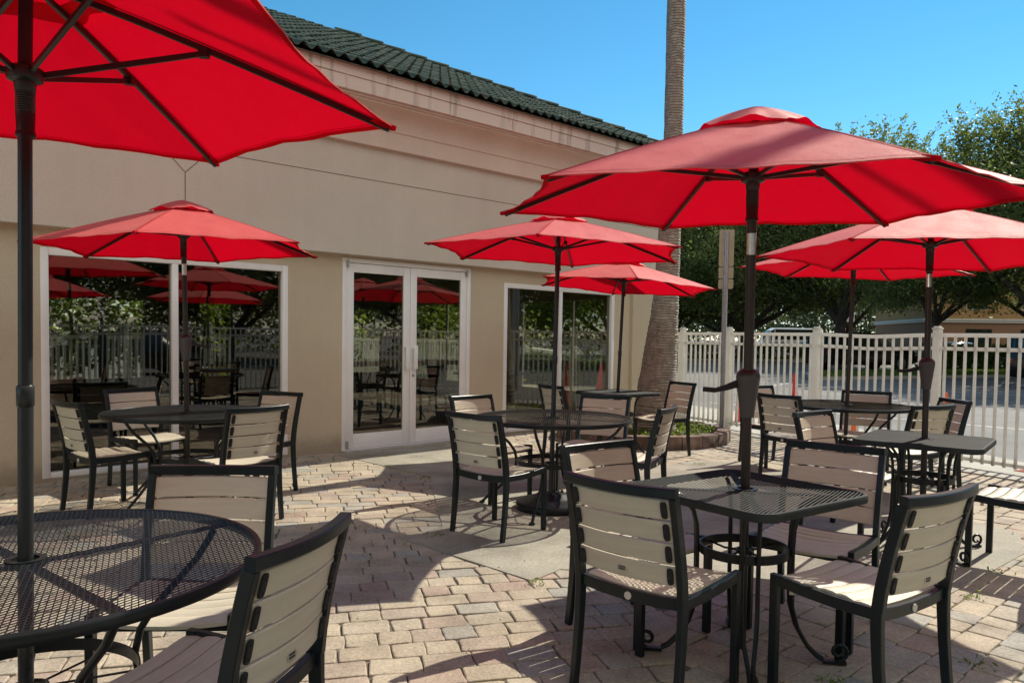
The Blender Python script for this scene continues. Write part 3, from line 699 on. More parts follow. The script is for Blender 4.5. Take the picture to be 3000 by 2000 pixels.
# ------------------------------------------------------------------ chair
def make_chair():
    t = thing('slat_chair', '', 'chair'); HW = .24
    yr, yf = -.215, .205
    # seat slats: sag in the middle, wrap over the front
    sb = MB(); ns = 6; dep0, dep1 = yr + .022, yf + .028; wd = (dep1 - dep0) / ns
    for i in range(ns):
        a, c = dep0 + i * wd + .0025, dep0 + (i + 1) * wd - .0025
        top, bot = [], []
        for k in range(13):
            u = k / 12 * 2 - 1; x = u * (HW - .027); sag = -.020 * (1 - u * u) * (.55 + .45 * math.sin(min(max((a - dep0) / (dep1 - dep0), 0), 1) * PI))
            zf = lambda y: .448 - .012 * ((y - .0) / .22) ** 2 * (1 if y > 0 else .3) - .006 * (y < -.1)
            row = []
            n_ = 5
            for j in range(n_):
                y = a + (c - a) * j / (n_ - 1); e = .004 if j in (0, n_ - 1) else 0
                row.append((x, y, zf(y) + sag - e - (.003 if abs(u) > .999 else 0)))
            row += [(x, c, zf(c) + sag - .016), (x, a, zf(a) + sag - .016)]
            top.append(row)
        sb.grid(top, True, True)
        for row, fl in ((top[0], False), (top[-1], True)):
            sb.add(row, [tuple(range(len(row)))[::-1] if fl else tuple(range(len(row)))], False)
    sb.build('seat', 'slat', t, ang=30)
    # seat frame
    f = MB()
    for s in (-1, 1):
        x = s * (HW - .0135)
        f.rect([(x, yf - .018, .4275), (x, .08, .418), (x, -.06, .413), (x, yr + .016, .416)], .0255, .042)
    f.rect([(-HW + .026, yr + .003, .414), (-.12, yr + .003, .404), (0, yr + .003, .400), (.12, yr + .003, .404), (HW - .026, yr + .003, .414)], .022, .044)
    f.rect([(-HW + .026, yf - .005, .405), (HW - .026, yf - .005, .405)], .02, .028)
    f.rect([(-HW + .026, 0, .398), (HW - .026, 0, .398)], .02, .02)
    f.build('seat_frame', 'black_metal', t)
    g = MB(); g.tube([(0, yr - .0085, .400), (0, yr - .0125, .400)], .015, 16); g.build('round_plug', 'glide', t)
    # legs
    for s in (-1, 1):
        x = s * (HW - .0135)
        l = MB(); l.rect([(x, yf, .0), (x, yf, .448)], .027, .036, (0, 1, 0)); l.build('leg', 'black_metal', t)
        l = MB(); l.rect([(x, yr - .035, .0), (x, yr - .022, .10), (x, yr - .008, .24), (x, yr - .001, .36), (x, yr, .43)], .027, [.034, .036, .038, .042, .044], (0, 1, 0)); l.build('leg', 'black_metal', t)
        for y in (yf - .06, yr + .05):
            g = MB(); g.lathe([(.009, 0), (.009, -.018), (0, -.018)], 10, (x - s * .02, y, .398)); g.build('bumper', 'glide', t)
    # back frame: two uprights and the bowed top rail
    def yb(z): 
        k = (z - .43) / .41
        return yr - .002 * (1 - k) - .088 * k ** 1.35
    bf = MB()
    for s in (-1, 1):
        x = s * (HW - .0135)
        bf.rect([(x, yb(z) if z > .43 else yr, z) for z in (.4305, .5, .58, .66, .74, .812)], .027, [.044, .043, .041, .039, .038, .038], (0, 1, 0))
    pts = []
    for k in range(13):
        u = k / 12 * 2 - 1
        pts.append((u * HW, yb(.83) - .030 * (1 - u * u), .829 - .004 * (1 - u * u)))
    bf.rect(pts, .036, .036)
    bf.build('back_frame', 'black_metal', t)
    # back slats
    bs = MB(); z0, z1, n = .478, .806, 4; hh = (z1 - z0) / n
    for i in range(n):
        a, c = z0 + i * hh + .0035, z0 + (i + 1) * hh - .0035
        rows = []
        for k in range(13):
            u = k / 12 * 2 - 1; x = u * (HW - .0285); sg = -.030 * (1 - u * u)
            row = []
            for z, e in ((a, 0), (a + .004, .004), (c - .004, .004), (c, 0)):
                row.append((x, yb(z) + sg + .003 + e, z))
            for z, e in ((c, 0), (c - .004, .004), (a + .004, .004), (a, 0)):
                row.append((x, yb(z) + sg - .006 - e, z))
            rows.append(row)
        bs.grid(rows, True, True)
        bs.add(rows[0], [tuple(range(8))], False); bs.add(rows[-1], [tuple(range(8))[::-1]], False)
    bs.build('backrest', 'slat', t, ang=30)
    # brackets holding the slats, on the back side
    for s in (-1, 1):
        br = MB()
        for i in range(n):
            zc = z0 + (i + .5) * hh; x0_ = s * (HW - .047)
            ring = []
            for k in range(16):
                a = 2 * PI * k / 16; ex = .012 * math.copysign(abs(math.cos(a)) ** .6, math.cos(a)); ez = .031 * math.copysign(abs(math.sin(a)) ** .5, math.sin(a))
                ring.append((x0_ + ex, zc + ez))
            yy = lambda z: yb(z) - .0105 - .030 * (1 - ((HW - .047) / HW) ** 2)
            br.grid([[(x, yy(z) + .002, z) for x, z in ring], [(x, yy(z) - .005, z) for x, z in ring]], s > 0, True)
            br.add([(x, yy(z) - .005, z) for x, z in ring], [tuple(range(16)), ], False)
            for q in (-.018, .018): br.tube([(x0_, yy(zc + q) - .004, zc + q), (x0_, yy(zc + q) - .008, zc + q)], .004, 8)
        br.build('slat_bracket', 'rubber', t)
    # oval maker's badge on the lowest slat, no readable words
    zc = z0 + .5 * hh - .003; y0 = yb(zc) - .0105 - .030 - .0006
    g = MB(); N = 28
    out = [(.024 * math.cos(2 * PI * k / N), .0155 * math.sin(2 * PI * k / N)) for k in range(N)]
    inn = [(x * .84, z * .8) for x, z in out]
    P = [[(x, y0, zc + z) for x, z in out], [(x, y0 - .0015, zc + z) for x, z in out], [(x, y0 - .0015, zc + z) for x, z in inn], [(x, y0 - .0003, zc + z) for x, z in inn]]
    g.grid(P, True, True); bd = g.build('badge', 'badge', t)
    g = MB()
    for dz, wdt in ((.0045, .012), (-.0045, .012)):
        for k in range(-3, 4): g.box(k * .0042 - .0014, k * .0042 + .0014, y0 - .0012, y0 - .0002, zc + dz - .003, zc + dz + .003)
    g.build('badge_marking', 'badge_mark', bd)
    return t
chair0 = make_chair()
for n_, (x, y, rz, lab, grp) in {
    'a1': (-.83, 2.068, 75.5, 'badged chair in the bottom left corner, back to us, beside the big round table', 'A'),
    'a2': (-1.136, 2.671, 183, 'slatted chair facing us across the big near mesh table, half in diagonal shadow', 'A'),
    'b1': (-3.06, 5.84, 321.3, 'leftmost slatted chair at the round table by the window, seen from behind', 'B'),
    'b2': (-3.195, 6.762, 233.4, 'sunlit chair with its back to the big window, behind the window table', 'B'),
    'b3': (-2.016, 5.597, 50.8, 'chair showing a sunlit spot on its lowest back slat, right of the window table', 'B'),
    'b4': (-2.181, 6.529, 151.5, 'shaded chair against the right window frame and wall, facing the window table', 'B'),
    'c1': (-.067, 5.378, 321.1, 'chair seen from behind at the left of the round table with the cast base', 'C'),
    'c2': (-.141, 6.477, 224.5, 'chair with glinting silvery slats behind the middle round table, near the door', 'C'),
    'c3': (.704, 6.699, 150.6, 'shaded chair behind the middle round table, just before the small square table', 'C'),
    'c4': (.918, 5.961, 63.7, 'chair seen edge on at the right of the middle round table, before the palm', 'C'),
    'd1': (.598, 3.02, 317.9, 'large near chair with its badged back to us at the front square mesh table', 'D'),
    'd2': (1.35, 2.949, 34.5, 'large near chair at right with a sunlit curved seat, turned to the front square table', 'D'),
    'd3': (1.444, 3.624, 141.7, 'chair facing us in shade behind the front square table, wide gaps between slats', 'D'),
    'd4': (.62, 3.566, 218, 'chair with silvery glinting slats at the left of the front square table', 'D'),
    'e1': (2.403, 5.409, 217.9, 'chair with a slanting shadow across its slats, left of the right hand square table', 'E'),
    'e3': (3.11, 4.67, 44, 'chair cut by the right picture edge, only its sunlit seat and legs in view', 'E'),
    'f1': (2.793, 7.511, 305.5, 'chair seen from behind beside the near crank pole, at the table by the fence', 'F'),
    'f2': (3.37, 6.62, 22, 'chair with a bright sunlit top rail, seen from behind, at the table by the fence', 'F'),
    'f3': (3.552, 7.776, 148.5, 'shaded chair against the white fence behind the far right round table', 'F'),
    'f4': (3.75, 7.02, 90, 'rightmost chair by the fence, turned sideways to the far round table', 'F'),
    'f5': (2.86, 8.42, 200, 'far chair by the fence mostly hidden behind the chair beside the crank pole', 'F'),
    'g1': (.682, 8.398, 299.3, 'small distant chair between the window and the middle umbrella pole', 'G'),
    'g2': (1.765, 9.049, 114.7, 'chair standing in front of the palm planter, facing the small square table', 'G'),
}.items():
    place(chair0, (x, y, .004), R(rz), lab, {'A': 'chairs at the big near round table', 'B': 'chairs at the window table', 'C': 'chairs at the middle round table', 'D': 'chairs at the front square table', 'E': 'chairs at the right square table', 'F': 'chairs at the round table by the fence', 'G': 'chairs at the far square table'}[grp])

# ------------------------------------------------------------------ tables
def mesh_top(b, half, shape, rad, ang, z, lx_=1, ly_=-.3, hw=.0014, tw=.0005):
    """expanded metal: two families of flat strands crossing in diamonds"""
    LW, SW = .034, .0165
    for fam, sg in ((0, 1), (1, -1)):
        th = ang + sg * math.atan2(SW / 2, LW / 2) ; d = Vector((math.cos(th), math.sin(th))); n = Vector((-d.y, d.x))
        sp_ = SW * math.cos(math.atan2(SW, LW)) 
        k = -int(half * 1.5 / sp_)
        while k * sp_ < half * 1.5:
            o = k * sp_; k += 1
            # chord of the outline
            ts = []
            if shape == 'round':
                if abs(o) >= half: continue
                q = math.sqrt(half * half - o * o); ts = [-q, q]
            else:
                lo, hi = -9, 9
                for (nx, ny) in ((1, 0), (-1, 0), (0, 1), (0, -1)):
                    den = d.x * nx + d.y * ny; num = half - (n.x * nx + n.y * ny) * o
                    if abs(den) < 1e-6:
                        if num < 0: lo = 9
                    elif den > 0: hi = min(hi, num / den)
                    else: lo = max(lo, num / den)
                # rounded corner cut
                for (nx, ny) in ((.7071, .7071), (-.7071, .7071), (.7071, -.7071), (-.7071, -.7071)):
                    den = d.x * nx + d.y * ny; num = half * 1.4142 - rad * .41 - (n.x * nx + n.y * ny) * o
                    if abs(den) < 1e-6:
                        if num < 0: lo = 9
                    elif den > 0: hi = min(hi, num / den)
                    else: lo = max(lo, num / den)
                if hi - lo < .01: continue
                ts = [lo, hi]
            zo = z + fam * .0005
            A, B = n * o + d * ts[0], n * o + d * ts[1]; w_ = n * hw
            # skip strands through the pole hole
            segs = [(A, B)]
            if abs(o) < .034:
                q = math.sqrt(.034 ** 2 - o * o); segs = [(A, n * o - d * q), (n * o + d * q, B)]
            for P, Q in segs:
                lean = 1 if (n.x * lx_ + n.y * ly_) > 0 else -1   # each strand is twisted, its face leaning one way
                za, zb = zo - tw * lean, zo + tw * lean
                b.add([(P.x + w_.x, P.y + w_.y, za), (P.x - w_.x, P.y - w_.y, zb), (Q.x - w_.x, Q.y - w_.y, zb), (Q.x + w_.x, Q.y + w_.y, za),
                       (P.x + w_.x, P.y + w_.y, za - .001), (P.x - w_.x, P.y - w_.y, zb - .001), (Q.x - w_.x, Q.y - w_.y, zb - .001), (Q.x + w_.x, Q.y + w_.y, za - .001)],
                      [(0, 1, 2, 3), (7, 6, 5, 4), (0, 4, 5, 1), (3, 2, 6, 7)], False)
def scroll(c, d, r, n=14, turns=1.15, h=.0):
    """spiral in the vertical plane along unit vector d, starting on the ground side"""
    pts = []
    for k in range(n + 1):
        a = -PI / 2 + k / n * turns * 2 * PI; rr = r * (1 - .62 * k / n)
        pts.append((c[0] + d[0] * rr * math.cos(a), c[1] + d[1] * rr * math.cos(a), c[2] + r + rr * math.sin(a)))
    return pts
def make_round():
    t = thing('round_table', '', 'table'); Rr = .624; zt = .73
    b = MB(); mesh_top(b, Rr - .012, 'round', 0, R(84), zt - .003)
    tp = b.build('tabletop', 'table_metal', t)
    b = MB(); pr = []
    for k in range(12):
        a = 2 * PI * k / 12; pr.append((Rr - .011 + .011 * math.copysign(abs(math.cos(a)) ** .6, math.cos(a)), zt - .016 + .0165 * math.copysign(abs(math.sin(a)) ** .6, math.sin(a))))
    b.lathe(pr, 96, closed=True); b.build('rim', 'table_metal', t)
    b = MB()
    for k in range(4):
        a = R(45) + k * PI / 2; b.rect([(.04 * math.cos(a), .04 * math.sin(a), zt - .016), ((Rr - .02) * math.cos(a), (Rr - .02) * math.sin(a), zt - .016)], .032, .006)
    b.lathe([(.034, -.02), (.034, .001), (.052, .001), (.052, -.02)], 28, (0, 0, zt), True)
    b.build('support_bar', 'table_metal', t)
    for k in range(4):
        a = R(45) + k * PI / 2; d = (math.cos(a), math.sin(a))
        prf = [(.56, .705), (.545, .68), (.50, .62), (.43, .56), (.36, .50), (.315, .44), (.298, .37), (.31, .30), (.36, .22), (.44, .14), (.53, .065), (.585, .012)]
        b = MB(); b.tube([(r_ * d[0], r_ * d[1], z) for r_, z in prf], .0115, 10)
        b.lathe([(.0, .014), (.022, .014), (.024, .0), (0, 0)], 14, (.588 * d[0], .588 * d[1], 0)); b.build('leg', 'table_metal', t)
    b = MB(); b.lathe([(.282, .355), (.286, .355), (.286, .392), (.282, .392)], 56, closed=True)
    for k in range(8):
        a = R(22) + k * PI / 4; b.tube([(.05 * math.cos(a), .05 * math.sin(a), .362), (.282 * math.cos(a), .282 * math.sin(a), .362)], .0035, 6)
    b.lathe([(.05, .355), (.054, .355), (.054, .368), (.05, .368)], 24, closed=True)
    b.build('ring_brace', 'table_metal', t)
    return t
def make_square():
    t = thing('square_table', '', 'table'); h = .375; rc = .085; zt = .73
    b = MB(); mesh_top(b, h - .012, 'square', rc, R(44), zt - .003, 1, -.3, .0017, .0008); b.build('tabletop', 'weathered_metal', t)
    path = []
    for (sx, sy, a0) in ((1, 1, 0), (-1, 1, PI / 2), (-1, -1, PI), (1, -1, 3 * PI / 2)):
        for k in range(7):
            a = a0 + k / 6 * PI / 2; path.append((sx * (h - rc), sy * (h - rc), a))
    b = MB(); rows = []
    pr = []
    for k in range(12):
        a = 2 * PI * k / 12; pr.append((.011 * math.copysign(abs(math.cos(a)) ** .6, math.cos(a)), .018 * math.copysign(abs(math.sin(a)) ** .6, math.sin(a))))
    for (px, py, a) in path + path[:1]:
        rows.append([(px + (rc - .011 + q) * math.cos(a), py + (rc - .011 + q) * math.sin(a), zt - .0175 + z) for q, z in pr])
    b.grid(rows, True, True); b.build('rim', 'weathered_metal', t)
    b = MB()
    for k in range(4):
        a = k * PI / 2 + PI / 4; b.rect([(.04 * math.cos(a), .04 * math.sin(a), zt - .016), (.47 * math.cos(a), .47 * math.sin(a), zt - .016)], .03, .006)
    b.lathe([(.034, -.02), (.034, .001), (.052, .001), (.052, -.02)], 28, (0, 0, zt), True); b.build('support_bar', 'table_metal', t)
    for k in range(4):
        a = k * PI / 2 + PI / 4; d = Vector((math.cos(a), math.sin(a), 0)); s = Vector((-d.y, d.x, 0))
        b = MB()
        for q in (-.032, .032):
            prf = [(.37, .702), (.31, .698), (.25, .675), (.215, .63), (.20, .57), (.196, .48), (.196, .34), (.20, .24), (.225, .15), (.27, .07), (.31, .03), (.335, .016)]
            b.tube([d * r_ + s * (q * (1 if z > .2 else max(.25, z / .2))) + Vector((0, 0, z)) for r_, z in prf], .0095, 8)
        b.rect([d * .335 + Vector((0, 0, .007)), d * .43 + Vector((0, 0, .007))], .03, .013)
        b.tube(scroll(d * .40 + Vector((0, 0, .012)), d, .04), .008, 8)
        b.build('leg', 'table_metal', t)
    b = MB(); b.lathe([(.178, .45), (.186, .45), (.186, .488), (.178, .488)], 48, closed=True)
    for k in range(4):
        a = k * PI / 2; b.tube([(.03 * math.cos(a), .03 * math.sin(a), .46), (.1 * math.cos(a), .1 * math.sin(a), .452), (.178 * math.cos(a), .178 * math.sin(a), .462)], .005, 8)
    b.lathe([(.026, .452), (.032, .452), (.032, .47), (.026, .47)], 24, closed=True)
    b.build('ring_brace', 'table_metal', t)
    return t
rt, st = make_round(), make_square()
TAB = {'A': (-1.342, 2.113), 'B': (-2.576, 6.093), 'C': (.333, 6.095), 'D': (1.005, 3.27), 'E': (2.73, 5.06), 'F': (3.354, 7.677), 'G': (1.244, 9.0)}
place(rt, (*TAB['A'], .004), R(6), 'large round black mesh table at the near left corner, cut by the picture edge', 'round mesh tables')
place(rt, (*TAB['B'], .004), R(20), 'round black mesh table in front of the big left window', 'round mesh tables')
place(rt, (*TAB['C'], .004), R(28), 'round black mesh table in the middle of the patio, over a cast umbrella base', 'round mesh tables')
place(rt, (*TAB['F'], .004), R(50), 'round black mesh table close to the white fence', 'round mesh tables')
place(st, (*TAB['D'], .004), R(36), 'nearest square mesh table with rounded corners, dappled by sun', 'square mesh tables')
place(st, (*TAB['E'], .004), R(-38), 'square mesh table at right half in a sharp edged shadow, before the fence', 'square mesh tables')
place(st, (*TAB['G'], .004), R(36), 'small far square mesh table between window and palm', 'square mesh tables')

# ------------------------------------------------------------------ umbrellas
RU = 1.089
def make_umbrella(key, label, lean, tilt, phi, zt, hubz, apex, crank, pole_m, crank_dir=180, RU=RU):
    bx, by = TAB[key]
    t = thing('patio_umbrella', label, 'umbrella', (bx, by, .004), 0, 'red patio umbrellas')
    lx, ly = lean
    def on(z): return Vector((lx * (z - .73), ly * (z - .73), z))
    c = on(zt); ax = Vector((lx + tilt[0], ly + tilt[1], 1)).normalized()
    e1 = (Vector((1, 0, 0)) - ax * ax.x).normalized(); e2 = ax.cross(e1)
    rnd = random.Random(key)
    ph = R(phi)
    def pt(a, r_, h): return c + (e1 * math.cos(a) + e2 * math.sin(a)) * r_ + ax * h
    rise = apex
    rib = lambda s: rise * (1 - s ** 1.12)          # height above the tip plane along a rib
    # canopy
    b = MB(); NS, NT_ = 14, 12; s0 = .13
    def surf(i, s, u):
        a0, a1 = ph + i * PI / 3, ph + (i + 1) * PI / 3
        P, Q = pt(a0, RU * s, rib(s)), pt(a1, RU * s, rib(s))
        p = P.lerp(Q, u); bow = 4 * u * (1 - u)
        axis_pt = c + ax * rib(s)
        # scalloped hem: pulled in between the tips
        k = 1 - .055 * bow * s ** 5
        q = axis_pt + (p - axis_pt) * k
        return q + ax * (-.012 * bow * s + .055 * rise * bow * s ** 5 + (.004 * math.sin(u * 23 + i * 5 + s * 9) + .003 * math.sin(u * 9 - s * 17 + i)) * s * bow)
    for i in range(6):
        rows = []
        for k in range(NS + 1):
            s = s0 + (1 - s0) * k / NS
            rows.append([surf(i, s, j / NT_) for j in range(NT_ + 1)])
        b.grid(rows, True)
        # hem folded under
        rows2 = [[surf(i, s, j / NT_) - ax * .004 for j in range(NT_ + 1)] for s in (.972, .999)]
        b.grid(rows2, True)
        b.grid([[surf(i, 1, j / NT_) for j in range(NT_ + 1)], rows2[1]], True)
    # stitched seams over the ribs and above the hem
    b.cur = 1
    for i in range(6):
        for e in (.008, .020):
            for u0 in (e * .55, 1 - e * .55):
                L_ = []
                for k in range(NS + 1):
                    s_ = s0 + (1 - s0) * k / NS; du = .0021 / max(s_, .2)
                    L_.append([surf(i, s_, u0 - du) + ax * .0012, surf(i, s_, u0 + du) + ax * .0012])
                b.grid(L_, True)
        b.grid([[surf(i, s_, j / NT_) + ax * .0012 for j in range(NT_ + 1)] for s_ in (.968, .9715)], True)
    can = b.build('canopy', ['red_canvas', 'canvas_seam'], t, ang=18)
    # vent cap with a rippled free edge
    b = MB(); rows = []
    for k in range(7):
        s = .0 + k / 6 * .23
        row = []
        for j in range(72):
            a = ph + 2 * PI * j / 72; seg = (j % 12) / 12; bow = 4 * seg * (1 - seg)
            hexr = math.cos(PI / 6) / math.cos((seg - .5) * PI / 3)
            rip = (.005 * math.sin(j * 1.05 + 1) + .016 * bow) * (k / 6) ** 2
            row.append(pt(a, RU * s * hexr, rib(s * hexr) + .006 + .042 * (1 - (k / 6) ** 2) + rip))
        rows.append(row)
    b.grid(rows, True, True); b.build('vent_cap', 'red_canvas', can, ang=40)
    # ribs, struts, pockets
    hub = on(hubz)
    for i in range(6):
        a = ph + i * PI / 3
        r_ = MB(); pts = [pt(a, RU * s, rib(s) - .016) for s in (.03, .25, .5, .75, .985)]
        r_.rect(pts, .012, .018, tuple(ax)); rb = r_.build('rib', pole_m, t)
        q = MB(); sj = .44
        P0 = hub + (e1 * math.cos(a) + e2 * math.sin(a)) * .042; P1 = pt(a, RU * sj, rib(sj) - .03)
        q.rect([P0, P1], .011, .016, tuple(ax)); q.rect([P1 - ax * .012, P1 + ax * .016], .024, .03, tuple(e1)); q.build('strut', pole_m, rb)
        q = MB(); A = pt(a, RU * .925, rib(.925) - .018); B = pt(a, RU * 1.006, rib(1.0) - .006)
        q.rect([A, A.lerp(B, .5), B], [.045, .034, .016], [.004, .018, .014], tuple(ax)); q.build('rib_pocket', 'red_canvas', can)
    # pole
    thick = .0195
    top_p = c + ax * (rise - .01)
    if crank:
        zj0 = zt - .195; zj1 = zj0 + .085
        b = MB(); b.tube([on(.0), on(zj0)], thick, 20); b.build('lower_pole', pole_m, t)
        b = MB(); b.tube([on(zj0 - .005), on(zj1 + .005)], thick * .93, 20); b.build('tilt_joint', 'chrome', t)
        b = MB(); b.tube([on(zj1), on(hubz - .05)], thick, 20); b.tube([on(hubz - .05), top_p], thick, 20); b.build('upper_pole', pole_m, t)
        zc = zt - .86
        b = MB(); cc = on(zc + .08)
        b.lathe([(.0, -.002), (.0285, -.002), (.030, .012), (.0305, .02), (.048, .155), (.0495, .166), (.0475, .172)], 28, (cc.x, cc.y, zc))
        ch = b.build('crank_housing', 'crank_plastic', t)
        b = MB(); b.lathe([(.0475, .1725), (.046, .182), (.034, .196), (.0205, .202)], 28, (cc.x, cc.y, zc)); b.build('housing_cap', 'pole_metal', ch)
        d = Vector((math.cos(R(crank_dir)), math.sin(R(crank_dir)), 0)); b = MB(); o = Vector((cc.x, cc.y, zc + .12))
        b.rect([o + d * .035 + Vector((0, 0, .02)), o + d * .09, o + d * .135 + Vector((0, 0, -.012))], [.016, .018, .014], [.032, .024, .018]); k0 = o + d * .135 + Vector((0, 0, -.012))
        sd = Vector((d.x, d.y, 0)); b.tube([k0, k0 + sd * .05 + Vector((0, 0, .004))], .0105, 12); b.build('crank_handle', 'rubber', ch)
    else:
        b = MB(); b.tube([on(.0), on(1.18)], thick * 1.0, 20); b.build('lower_pole', pole_m, t)
        b = MB(); b.lathe([(.0197, 0), (.0225, .004), (.0225, .055), (.0197, .06)], 20, on(1.15)); b.build('pole_joint', pole_m, t)
        b = MB(); b.tube([on(1.18), on(hubz)], thick * .93, 20); b.tube([on(hubz), top_p], thick * .93, 20); b.build('upper_pole', pole_m, t)
    b = MB(); b.lathe([(.0, .018), (.03, .02), (.046, .012), (.048, -.006), (.044, -.02), (.028, -.026), (.026, -.05), (.0245, -.052)], 24, hub)
    z = -.052
    for k in range(9): b.lathe([(.0245, z), (.0255, z - .002), (.0245, z - .005)], 20, hub); z -= .0062
    b.lathe([(.0245, z), (.0225, z - .05), (.0255, z - .055), (.0255, z - .066), (.0197, z - .07)], 20, hub)
    b.build('runner_hub', pole_m, t)
    if key != 'C': return t
    # cast base
    b = MB(); b.lathe([(0, .0), (.285, .0), (.290, .012), (.288, .045), (.278, .058), (.20, .082), (.150, .090), (.118, .118), (.075, .124), (.06, .128), (.0, .128)], 56)
    b.lathe([(.025, .12), (.028, .125), (.028, .32), (.026, .325)], 20)
    for k in range(3):
        a = k * 2 * PI / 3 + .4; b.lathe([(.010, .12), (.010, .138), (0, .14)], 8, (.09 * math.cos(a), .09 * math.sin(a), 0))
    b.build('cast_base', 'table_metal', t)
    return t
make_umbrella('A', 'nearest red umbrella at top left, seen from underneath with its glowing canopy', (-.016, .041), (.034, -.033), 22.4, 2.068, 2.073, .278, False, 'pole_dark', RU=1.042)
make_umbrella('B', 'red umbrella with a crank pole before the big left window', (.009, -.06), (-.034, .055), 37.5, 1.997, 2.11, .335, True, 'pole_metal', 20)
make_umbrella('C', 'red umbrella over the middle round table, its black pole in a cast base', (.018, .094), (.004, -.091), 19.5, 2.036, 2.07, .28, False, 'pole_dark')
make_umbrella('D', 'large near red umbrella at right with stripes of shadow, crank pole through the square table', (-.045, -.14), (.045, .09), 37.8, 1.903, 2.01, .335, True, 'pole_metal', 178)
make_umbrella('E', 'red umbrella at the right edge over the second square table', (-.012, -.009), (.037, .01), 40.2, 1.918, 2.0, .335, True, 'pole_metal', 130)
make_umbrella('F', 'red umbrella by the fence, mostly hidden behind the right edge umbrella', (.019, .008), (.024, -.01), 46.5, 2.06, 2.09, .29, False, 'pole_metal')
make_umbrella('G', 'smallest farthest red umbrella in front of the palm trunk', (.035, .009), (.027, .013), 29.1, 1.954, 2.02, .29, False, 'pole_dark')

# ------------------------------------------------------------------ fence
def fence_run(label, A, d, lens, posts_first=True, sag=None):
    ang = math.atan2(d.y, d.x)
    t = thing('picket_fence', label, 'fence', tuple(A), ang, 'white picket fence runs')
    def post(x):
        b = MB(); b.bbox(x - .038, x + .038, -.038, .038, 0, 1.50, .004); p = b.build('post', 'fence_white', t)
        b = MB(); b.bbox(x - .045, x + .045, -.045, .045, 1.5005, 1.518, .004); b.bbox(x - .034, x + .034, -.034, .034, 1.5185, 1.535, .008); b.build('post_cap', 'fence_white', p)
    x = 0; post(0)
    for i, L in enumerate(lens):
        b = MB(); x0, x1 = x + .038, x + L - .038; s = sag.get(i, 0) if sag else 0
        dz = lambda q: -s * (math.sin((q - x0) / (x1 - x0) * PI) ** 2)
        n = 10
        for zc, hh, tt in ((1.435, .045, .036), (1.285, .040, .036), (.085, .036, .036)):
            b.rect([(x0 + (x1 - x0) * k / n, 0, zc + (dz(x0 + (x1 - x0) * k / n) if zc > 1 else 0)) for k in range(n + 1)], tt, hh, chamfer=.1)
        m = max(1, round((x1 - x0) / .112)); 
        for k in range(m):
            q = x0 + (x1 - x0) * (k + .5) / m
            b.bbox(q - .0125, q + .0125, -.0125, .0125, .05, 1.415 + dz(q), .002)
        b.build('picket_panel', 'fence_white', t); x += L; post(x)
    return t
fence_run('white metal picket fence along the right side of the patio, one panel dented', F0 + Vector((0, 0, .012)), FD, [.62, 1.06, 1.62, 1.68, 1.68, 1.54, 1.0], sag={3: .022})
fence_run('white picket fence running behind the viewer, seen only mirrored in the windows', F_CORNER + Vector((0, 0, .010)) + FD2 * .12, FD2, [1.7] * 8)

# ------------------------------------------------------------------ palm, planter, sign post
def tree_tube(b, pts, rads, seg=14, jit=.03, rnd=random, sub=5):
    pts = [Vector(p) for p in pts]
    P, Rr = [], []
    for i in range(len(pts) - 1):
        for k in range(sub):
            u = k / sub; P.append(pts[i].lerp(pts[i + 1], u)); Rr.append((rads[i] * (1 - u) + rads[i + 1] * u) * (1 + rnd.uniform(-jit, jit)))
    P.append(pts[-1]); Rr.append(rads[-1]); b.tube(P, Rr, seg)
pal = thing('palm_tree', 'tall palm trunk with a swollen fibrous base growing from the round planter', 'palm tree', (1.94, 10.4, 0))
b = MB(); tree_tube(b, [(-.02, 0, -.05), (0, 0, .2), (.015, 0, .5), (.055, 0, 1.1), (.10, 0, 1.6), (.125, 0, 2.0), (.15, 0, 2.9), (.17, 0, 4.1), (.17, 0, 5.85), (.16, 0, 9)], [.30, .29, .276, .23, .19, .165, .148, .125, .122, .12], 40, .028, random.Random(5), 16)
b.build('trunk', 'palm_bark', pal)
PC = (1.80, 10.55); PRr = 1.17
pl = thing('planter_ring', 'low round planter edged with dark red blocks around the palm', 'planter', (*PC, 0))
b = MB(); rnd = random.Random(2); nb = 24
for k in range(nb):
    a0, a1 = 2 * PI * k / nb + .006, 2 * PI * (k + 1) / nb - .006; h = .155 + rnd.uniform(-.008, .008); ro = PRr + rnd.uniform(-.008, .008)
    arc = [a0 + (a1 - a0) * q / 3 for q in range(4)]
    ring = [(ro, a) for a in arc] + [(ro - .17, a) for a in arc[::-1]]; n = len(ring)
    lo = [(r_ * math.cos(a), r_ * math.sin(a), 0) for r_, a in ring]; hi0 = [(r_ * math.cos(a), r_ * math.sin(a), h - .012) for r_, a in ring]
    hi = [((r_ + (-.01 if i < 4 else .01)) * math.cos(a), (r_ + (-.01 if i < 4 else .01)) * math.sin(a), h) for i, (r_, a) in enumerate(ring)]
    b.grid([lo, hi0, hi], False, True); b.add(hi, [tuple(range(n))], False)
b.build('edging_block', 'edging', pl, ang=40)
b = MB(); b.lathe([(PRr - .12, .07), (.5, .10), (0, .11)], 40); b.build('soil', 'soil', pl)

